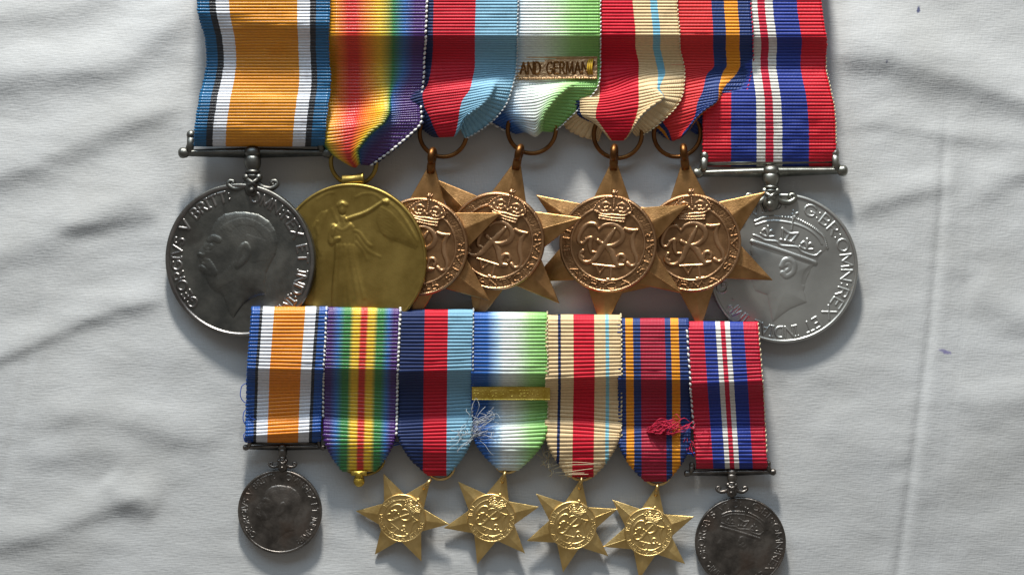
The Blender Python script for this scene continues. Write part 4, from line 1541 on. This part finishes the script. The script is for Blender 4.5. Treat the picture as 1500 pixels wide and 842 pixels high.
# lettered bar sewn across the ribbon of the fourth
def clasp(parent, x0, x1, y0, y1, z, text, mat, s, edge=True, htext=.5, mat2=None):
    org = o_origin[parent.name]
    a, b = P(x0, y1, z), P(x1, y0, z)
    w, h = b[0] - a[0], b[1] - a[1]
    n = 360
    m = int(n * h / w) + 2
    half = w / 2
    rel = Relief(half, int(900))
    tot = sum(GL[c][0] + .26 for c in text) - .26
    ch = h * htext
    sc = (w * .955) / tot
    x = -w * .478
    for c in text:
        gw, sts = GL[c]
        for st in sts:
            q = [(x + px_ * sc, (py_ - .5) * ch) for px_, py_ in st]
            if len(q) > 1:
                rel.stroke(q, .2 * s, -.28 * s if False else .2 * s, 1)
        x += (gw + .26) * sc
    rel.flush(.03)
    g = np.random.default_rng(5).normal(0, 1, rel.H.shape)
    g = rel._blur(g, .16)
    rel.H += g / g.std() * .03 * s
    rel.stroke([(-half, h * .45), (half, h * .45)], .22 * s, .35 * s)
    if edge:
        for xx in np.arange(-half, half, .62 * s):
            rel.dot((xx, -h * .46), .26 * s, .3 * s)
    else:
        rel.stroke([(-half, -h * .45), (half, -h * .45)], .2 * s, .25 * s)
    rel.flush(.02)
    X, Y = np.meshgrid(np.linspace(-w / 2, w / 2, n), np.linspace(-h / 2, h / 2, m))
    Z = rel.sample(X, Y)
    Z[0] -= .7 * s
    Z[-1] -= .7 * s
    Z[:, 0] -= .7 * s
    Z[:, -1] -= .7 * s
    i = np.arange(n * m).reshape(m, n)
    f = np.stack([i[:-1, :-1], i[:-1, 1:], i[1:, 1:], i[1:, :-1]], -1).reshape(-1, 4)
    v = np.stack([X, Y, Z], -1).reshape(-1, 3)
    c = v[f].mean(1)
    lb = rel.label(c[:, 0], c[:, 1])

    def cut(sel):
        used = np.unique(sel)
        mp = np.full(len(v), -1)
        mp[used] = np.arange(len(used))
        return v[used], mp[sel]
    vb, fb = cut(f[lb == 0])
    o = mesh_obj('clasp', vb, fb, mat, parent)
    if (lb == 1).any():
        vl, fl = cut(f[lb == 1])
        mesh_obj('inscription', vl, fl, mat2 or mat, o)
    o.location = ((a + b) / 2 - org) * .001
    return o


c4 = clasp(t4, 694, 875, 83, 117, 5.9, 'FRANCE AND GERMANY', M_clasp, 1.0, mat2=M_bronze_dk)
c4.rotation_euler = (R(-2), R(-3), 0)
mb = MB()
for k in range(3):
    mb.tube([P(864 + k * 2.6, 88 - k * .4, 6.1), P(862.6 + k * 2.8, 94, 6.8), P(862 + k * 2.8, 102, 6.8), P(864 + k * 2.4, 110, 6.0)], [.14, .2, .2, .14], 8)
mb.build('clasp_stitches', plain('yellow_thread', rgb(206, 164, 40), .5), c4, (P(696, 117, 6.0) + P(875, 83, 6.0)) / 2)

t5 = thing('bronze_star', 'large bronze star on sand ribbon with broad red centre and pale blue stripe', 'medal', G1, 892, 356)
us = [0, .17, .34, .65, .74, 1]
rows = top_rows(lerp(808, 990, us), lerp(812, 994, us), lerp(815, 1000, us), 3.0) + [
    [(815, 130, 3.0), (846, 132, 3.3), (878, 132, 3.3), (935, 114, 3.6), (954, 110, 3.7), (1001, 106, 3.5)],
    [(815, 148, 3.2), (845, 147, 4.1), (877, 146, 4.3), (935, 134, 4.5), (958, 130, 4.6), (1000, 128, 4.1)],
    [(818, 168, 2.8), (846, 160, 4.4), (873, 160, 4.7), (935, 151, 4.7), (970, 143, 4.8), (995, 147, 4.3)],
    [(824, 180, 2.0), (850, 169, 4.3), (872, 171, 4.5), (933, 165, 4.4), (952, 157, 4.7), (974, 172, 3.4)],
    [(840, 194, 1.6), (860, 175, 3.9), (879, 182, 3.9), (928, 181, 3.7), (937, 171, 4.1), (955, 187, 2.9)],
    [(868, 204, 1.4), (878, 183, 3.2), (890, 197, 2.8), (920, 197, 2.7), (929, 184, 3.1), (940, 196, 1.4)],
    [(878, 206, .8), (884, 192, 1.8), (897, 206, 1.5), (912, 206, 1.5), (924, 192, 1.9), (931, 199, .8)]]
rb, V, n, org = ribbon(us, rows, MR['sand_red'], t5, 4.7, 56, 1.7, .25, seed=5, gather=1.0, under=.875, left=1.5, tuck=1.4)
stitching(rb, V, n, org, 1, M_thread_s, (.28, .97), .95, .14)
ring(t5, 905, 197, 2.9, 35 / PPM, .52, M_bronze_dk, 14)
campaign_star(t5, 892, 357, 3.5, -4, -9.5, 2, 1.0, ('THE AFRICA STAR', 160, 378), SM, 230, 700)

t6 = thing('bronze_star', 'large bronze star on red, navy and orange ribbon, beside the silver-grey medal', 'medal', G1, 1014, 356)
us = [0, .31, .69, .765, 1]
rows = top_rows(lerp(916, 1098, us), lerp(918, 1101, us), lerp(921, 1102, us), 3.2) + [
    [(925, 128, 3.1), (960, 126, 3.3), (1034, 112, 3.5), (1052, 109, 3.6), (1099, 106, 3.4)],
    [(931, 150, 3.2), (962, 146, 4.2), (1029, 134, 4.5), (1050, 131, 4.6), (1093, 131, 4.1)],
    [(941, 170, 2.6), (966, 164, 4.3), (1021, 151, 4.7), (1050, 146, 4.8), (1082, 152, 3.4)],
    [(952, 184, 2.0), (972, 180, 3.9), (1018, 169, 4.3), (1033, 160, 4.6), (1058, 173, 2.4)],
    [(966, 194, 1.7), (980, 192, 3.3), (1011, 184, 3.5), (1019, 173, 3.9), (1040, 186, 1.8)],
    [(975, 201, 1.3), (984, 203, 2.5), (1000, 197, 2.7), (1012, 183, 3.0), (1026, 193, 1.4)],
    [(979, 203, .8), (985, 206, 1.4), (994, 204, 1.5), (1008, 190, 1.8), (1018, 196, .8)]]
rb, V, n, org = ribbon(us, rows, MR['red_navy_orange'], t6, 4.7, 52, 1.2, .25, seed=6, gather=1.0, under=.912, left=1.8, tuck=1.4)
stitching(rb, V, n, org, 1, M_thread_r, (.35, .97), 1.05, .15)
ring(t6, 992, 196, 2.6, 34 / PPM, .52, M_bronze_dk, 14)
campaign_star(t6, 1014, 356, 3.6, 5, -8, 2, 1.0, ('THE BURMA STAR', 160, 376), SM, 230, 700)

# 7 -- bright silver medal
t7 = thing('silver_medal', 'large pale silver-grey medal with crowned head, on wide red, blue and white ribbon', 'medal', G1, 1146, 393)
rows = up([(1026, 0, 0), (1203, 0, 0)]) + flat_rows(
    [0, 52, 58, 68, 85, 98, 115, 135, 154, 200, 225, 238, 244],
    [1027, 1030, 1031, 1031, 1031, 1031, 1032, 1033, 1032, 1031, 1031, 1031, 1031],
    [1202, 1209, 1210, 1210, 1208, 1208, 1211, 1216, 1220, 1223, 1223, 1223, 1223],
    [7.6, 7.6, 6.9, 5.7, 4.6, 4.6, 5.1, 5.5, 5.2, 3.9, 3.1, 2.2, .9])
rb, V, n, org = ribbon([0, 1], rows, MR['red_blue_white'], t7, 5.0, 48, .4, .25, seed=7, tuck=2.4, tuck_to=.42)
stitching(rb, V, n, org, 1, M_thread_s, (.55, .9), .95, .12)
suspender(t7, 1023, 1232, 252, 1129, 290, 1.0, M_cupro_dark, 2.4, skew=2)
rel = relief_crowned(108 / PPM, 760)
d = disc_mesh(rel, 107.5 / PPM, 300, 1.5, ['inscription', 'effigy', 'rim'], [M_cupro, M_cupro, M_cupro, M_cupro], t7)
place(d, t7, 1146, 393, .2, (1.0, -1, -6))


# ------------------------------------------------------------------ the miniatures
def mini_top(xl, xr, y0):
    """upper part: rolled top edge, flat on the mount, then the step down off it"""
    ys = [y0 - 3, y0 - 3.5, y0 - 1, y0 + 5, y0 + 40, y0 + 84, y0 + 90, y0 + 100, y0 + 130]
    zs = [1.2, 3.6, 6.2, 7.2, 7.6, 7.5, 6.8, 4.8, 2.9]
    return ys, zs


def mini_ribbon(parent, mat, y0, xl, xr, y1, tip, seed, yt=None, wt=10, zoff=0.0, pitch=5.3, straight=False, lit=165, nu=40):
    """xl, xr: edge x at top and bottom; y1: lowest row; tip: x of the lowest point"""
    ys, zs = mini_top(0, 0, y0)
    ys = ys + [y0 + 152, y0 + lit, y0 + lit + 14]
    zs = zs + [2.7, 3.7, 4.2]
    if straight:
        ys += [y1 - 14, y1 - 5, y1]
        zs += [3.8, 2.8, 1.0]
    else:
        ys += [y0 + lit + 26, y1 - 18, y1 - 4, y1]
        zs += [4.3, 3.1, 2.2, 1.2]
    L0 = np.interp(ys, [y0, y0 + 90, y1], [xl[0], xl[1], xl[2]])
    R0 = np.interp(ys, [y0, y0 + 90, y1], [xr[0], xr[1], xr[2]])
    # no two hang quite alike: the step and the hollow below it sit a little higher, lower or aslant
    gg = np.random.default_rng(seed * 7 + 1)
    dl, dr, dz = gg.uniform(-2.5, 2.5), gg.uniform(-2.5, 2.5), gg.uniform(-.35, .35)
    el, er = gg.uniform(-7, 7), gg.uniform(-7, 7)
    ya = [y + (dl if 80 < y - y0 < 105 else el if 105 < y - y0 < lit + 16 else 0) for y in ys]
    yb = [y + (dr if 80 < y - y0 < 105 else er if 105 < y - y0 < lit + 16 else 0) for y in ys]
    zs = [z + (dz if 110 < y - y0 < lit + 20 else 0) for y, z in zip(ys, zs)]
    rows = [[(a, y, z), ((a + b) / 2, (y + y2) / 2 + gg.uniform(-1.5, 1.5) * (90 < y - y0 < 170), z + gg.uniform(-.12, .12) * (95 < y - y0 < 170)), (b, y2, z)]
            for y, y2, a, b, z in zip(ya, yb, L0, R0, zs)]
    fold = None
    if not straight:
        yts = yt or (y1 - 56)

        def fold(py):
            t = np.clip((py - yts) / (y1 - yts), 0, 1)
            c0 = np.interp(py, [y0, y0 + 90, y1], [(xl[i] + xr[i]) / 2 for i in range(3)])
            W = np.interp(py, [y0, y0 + 90, y1], [(xr[i] - xl[i]) / 2 for i in range(3)])
            c = c0 + (tip - c0) * t ** 1.5
            w = np.where(t > 0, wt + (W - wt) * np.clip(1 - t ** 1.75, 0, 1), W + 30)
            ease = np.clip(t / .06, 0, 1)
            return c, W + 8 + (w - W - 8) * ease
    return ribbon([0, .5, 1], rows, mat, parent, pitch, nu, zoff, .31, fold, seed)


DY = 0
m1 = thing('silver_medal', 'small blackened silver medal with bearded head, on narrow orange, white and blue ribbon', 'medal', G2, 411, 748)
rb, V, n, org = mini_ribbon(m1, MR['small_orange_white_blue'], 454, (370, 363, 360), (479, 472, 468), 647, 415, 11, straight=True, zoff=.5)
suspender(m1, 361, 472, 655, 414, 680, .55, M_mini_silver, 1.9, skew=0, post=20)
threads(rb, org, [[(362, 560, 2.5), (354, 566, 2.6), (352, 578, 2.8), (357, 588, 2.6), (362, 590, 2.4)],
                  [(364, 598, 2.6), (358, 602, 3.2), (356, 612, 3.4), (360, 622, 3.2), (366, 624, 3)],
                  [(362, 632, 2.8), (357, 637, 3.4), (358, 645, 3.4), (366, 647, 3.2), (372, 642, 3.4)],
                  [(364, 606, 2.6), (368, 612, 4.3), (374, 614, 4.4)]], M_thread_b, .11)
rel = relief_bearded(61 / PPM, 520)
d = disc_mesh(rel, 60.5 / PPM, 180, 1.2, ['inscription', 'effigy', 'rim'], [M_mini_silver] * 4, m1, edge_r=.2)
place(d, m1, 411, 748, .3, (2, -3, 0))

m2 = thing('ribbon_medal', 'small rainbow ribbon with gilt ring and ball, its disc missing', 'medal', G2, 527, 690)
rb, V, n, org = mini_ribbon(m2, MR['small_rainbow'], 455, (480, 476, 474), (585, 581, 578), 690, 526, 12, yt=634, wt=23, zoff=.35)
stitching(rb, V, n, org, -1, M_thread_w, (.08, .72), 1.05, .26)
stitching(rb, V, n, org, 1, M_thread_w, (.02, .80), 1.05, .30)
ring(m2, 531, 673, 1.6, 31 / PPM, .38, M_gilt, 6, .72)
mb = MB()
mb.ball(P(526, 704, 2.0), np.array([1.35, 1.45, 1.3]), 16, 10)
mb.lathe([(-.6, .02), (-.6, 1.0), (0, .85), (.8, 1.1), (.9, .02)], P(526, 694, 2.2), (0, -1, 0), 14)
mb.lathe([(-1.8, .02), (-1.8, .75), (0, .62), (1.8, .75), (1.8, .02)], P(526, 692, 2.4), (1, 0, 0), 14)
mb.build('suspension_ball', M_brass, m2, o_origin[m2.name])

GM = [M_gold, M_gold, M_gold, M_gold]


def mini_star(parent, px, py, rz, text, fit=1.0, s=.5, ry=-3, rx=2, z=1.0):
    return campaign_star(parent, px, py, z, rz, ry, rx, s, text, GM, 130, 420, fit, stalk=True)


m3 = thing('gilt_star', 'small gilt star turned aslant, on narrow navy, red and pale blue ribbon', 'medal', G2, 590, 757)
rb, V, n, org = mini_ribbon(m3, MR['navy_red_pale_blue'], 458, (587, 585, 584), (692, 691, 690), 696, 641, 13, yt=636, wt=13, zoff=.3)
stitching(rb, V, n, org, -1, M_thread_g, (.05, .3), 1.05, .16)
stitching(rb, V, n, org, 1, M_thread_g, (.05, .7), 1.0, .18)
threads(rb, org, [[(586, 650, 3), (576, 652, 3.2), (570, 651, 3)], [(584, 648, 3), (576, 648, 3.4), (570, 652, 3.2)]], M_thread_b, .16)
ring(m3, 645, 683, 1.6, 20 / PPM, .36, M_gold, 8, .95)
mini_star(m3, 590, 757, -37, ('THE 1939-1945 STAR', 150, 385), 1.09, ry=-7, rx=4)

m4 = thing('gilt_star', 'small gilt star on narrow blue, white and green ribbon crossed by thin brass bar', 'medal', G2, 720, 758)
rb, V, n, org = mini_ribbon(m4, MR['small_blue_white_green'], 462, (692, 692, 692), (800, 801, 800), 688, 745, 14, yt=630, wt=13, zoff=.22, lit=160)
stitching(rb, V, n, org, 1, M_thread_s, (.05, .75), 1.0, .15)
clasp(m4, 691, 806, 566, 586, 5.3, 'FRANCE AND GERMANY', M_brass, .55, False, .42)
g = np.random.default_rng(21)
st = []
for k in range(46):
    x, y = 690 + g.normal(0, 4), 632 + g.normal(0, 7)
    a = R(g.normal(38, 34) + (180 if g.random() < .3 else 0))
    ln = g.uniform(12, 46)
    dx, dy = ln * math.cos(a), -ln * math.sin(a)
    st.append([(x, y, 4.2), (x + dx * .45 + g.normal(0, 4), y + dy * .45 + g.normal(0, 4), 5.6 + g.uniform(-.4, 1.0)),
               (x + dx, y + dy, 5.0 + g.uniform(-.2, 1.2)), (x + dx + g.normal(0, 4), y + dy + g.normal(0, 4), 5.0 + g.uniform(-.2, 1.0))])
threads(rb, org, st, M_thread_g, .05)
ring(m4, 743, 675, 1.6, 18 / PPM, .36, M_gold, 8, .95)
mini_star(m4, 720, 757, -17, ('THE ATLANTIC STAR', 160, 390), 1.12)

m5 = thing('gilt_star', 'small gilt star on narrow sand ribbon with red centre, hairs clinging to its edge', 'medal', G2, 838, 768)
rb, V, n, org = mini_ribbon(m5, MR['small_sand_red'], 466, (801, 801, 798), (908, 909, 908), 698, 851, 15, yt=630, wt=17, zoff=.14, pitch=5.6, lit=150)
stitching(rb, V, n, org, 1, M_thread_s, (.05, .8), 1.1, .2)
st = []
for k in range(24):
    x, y = 792 + g.uniform(0, 40), 672 + g.uniform(-8, 20)
    a = g.uniform(0, 6.28)
    ln = g.uniform(8, 26)
    st.append([(x, y, .5), (x + ln * .5 * math.cos(a) + g.uniform(-4, 4), y + ln * .5 * math.sin(a) + g.uniform(-4, 4), 1.4 + g.uniform(0, 1)),
               (x + ln * math.cos(a), y + ln * math.sin(a), .4 + g.uniform(0, .8))])
for k in range(5):
    y = 678 + k * 4
    st.append([(800 + k * 6, y + 6, .8), (840, y + g.uniform(-2, 6), 4.1), (880 - k * 6, y + g.uniform(-4, 6), 3.8)])
threads(rb, org, st, M_thread_s, .065)
ring(m5, 852, 684, 1.6, 20 / PPM, .36, M_gold, 8, .95)
mini_star(m5, 838, 768, -11, ('THE AFRICA STAR', 150, 390), 1.1, ry=3, rx=1)

m6 = thing('gilt_star', 'small gilt star on narrow crimson ribbon edged navy and orange, with red tuft', 'medal', G2, 950, 778)
rb, V, n, org = mini_ribbon(m6, MR['small_red_navy_orange'], 471, (906, 907, 908), (1007, 1010, 1010), 704, 961, 16, yt=646, wt=15, zoff=.08, lit=160)
st = []
for k in range(60):
    x, y = 946 + abs(g.normal(0, 22)), 630 - abs(g.normal(0, 3)) + g.uniform(-4, 8)
    ln = g.uniform(14, 42)
    st.append([(x, y, 4.0), (x + ln * .4, y - ln * .12 + g.normal(0, 4), 5.2 + g.uniform(0, .9)),
               (x + ln * .75, y - ln * .2 + g.normal(0, 4), 5.2 + g.uniform(-.2, .9)), (x + ln, y - ln * .26 + g.normal(0, 4), 4.5)])
for k in range(10):
    x, y = 1000 + g.uniform(0, 14), 640 + g.uniform(-6, 14)
    st.append([(x, y, 3.2), (x + g.uniform(-8, 8), y + 8, 4.6), (x + g.uniform(-6, 12), y + 16, 3.6)])
threads(rb, org, st, M_thread_r, .08)
threads(rb, org, [[(996, 650, 3.6), (1000, 660, 4.2), (1010, 664, 4.2), (1020, 662, 4.0), (1026, 660, 3.6)],
                  [(990, 646, 3.4), (998, 656, 4.4), (1008, 658, 4.2), (1016, 668, 3.8)]], M_thread_b, .2, 'sewing_thread')
ring(m6, 963, 691, 1.6, 20 / PPM, .36, M_gold, 8, .95)
mini_star(m6, 950, 778, -11, ('THE BURMA STAR', 150, 390), 1.1, ry=-5, rx=-2)

m7 = thing('silver_medal', 'small darkened silver medal with crowned head, on narrow red, blue and white ribbon', 'medal', G2, 1084, 793)
rb, V, n, org = mini_ribbon(m7, MR['small_red_blue_white'], 476, (1007, 1013, 1022), (1109, 1116, 1123), 687, 1070, 17, straight=True, zoff=.02, lit=150, pitch=5.4)
stitching(rb, V, n, org, -1, M_thread_w, (.05, .75), 1.35, .26)
stitching(rb, V, n, org, 1, M_thread_s, (.1, .9), 1.2, .14)
suspender(m7, 1008, 1131, 692, 1072, 716, .62, M_mini_silver, 1.9, skew=1, post=20)
rel = relief_crowned(66 / PPM, 520)
d = disc_mesh(rel, 65 / PPM, 190, 1.2, ['inscription', 'effigy', 'rim'], [M_mini_silver] * 4, m7, edge_r=.2)
place(d, m7, 1084, 793, .2, (2, -2, -4))
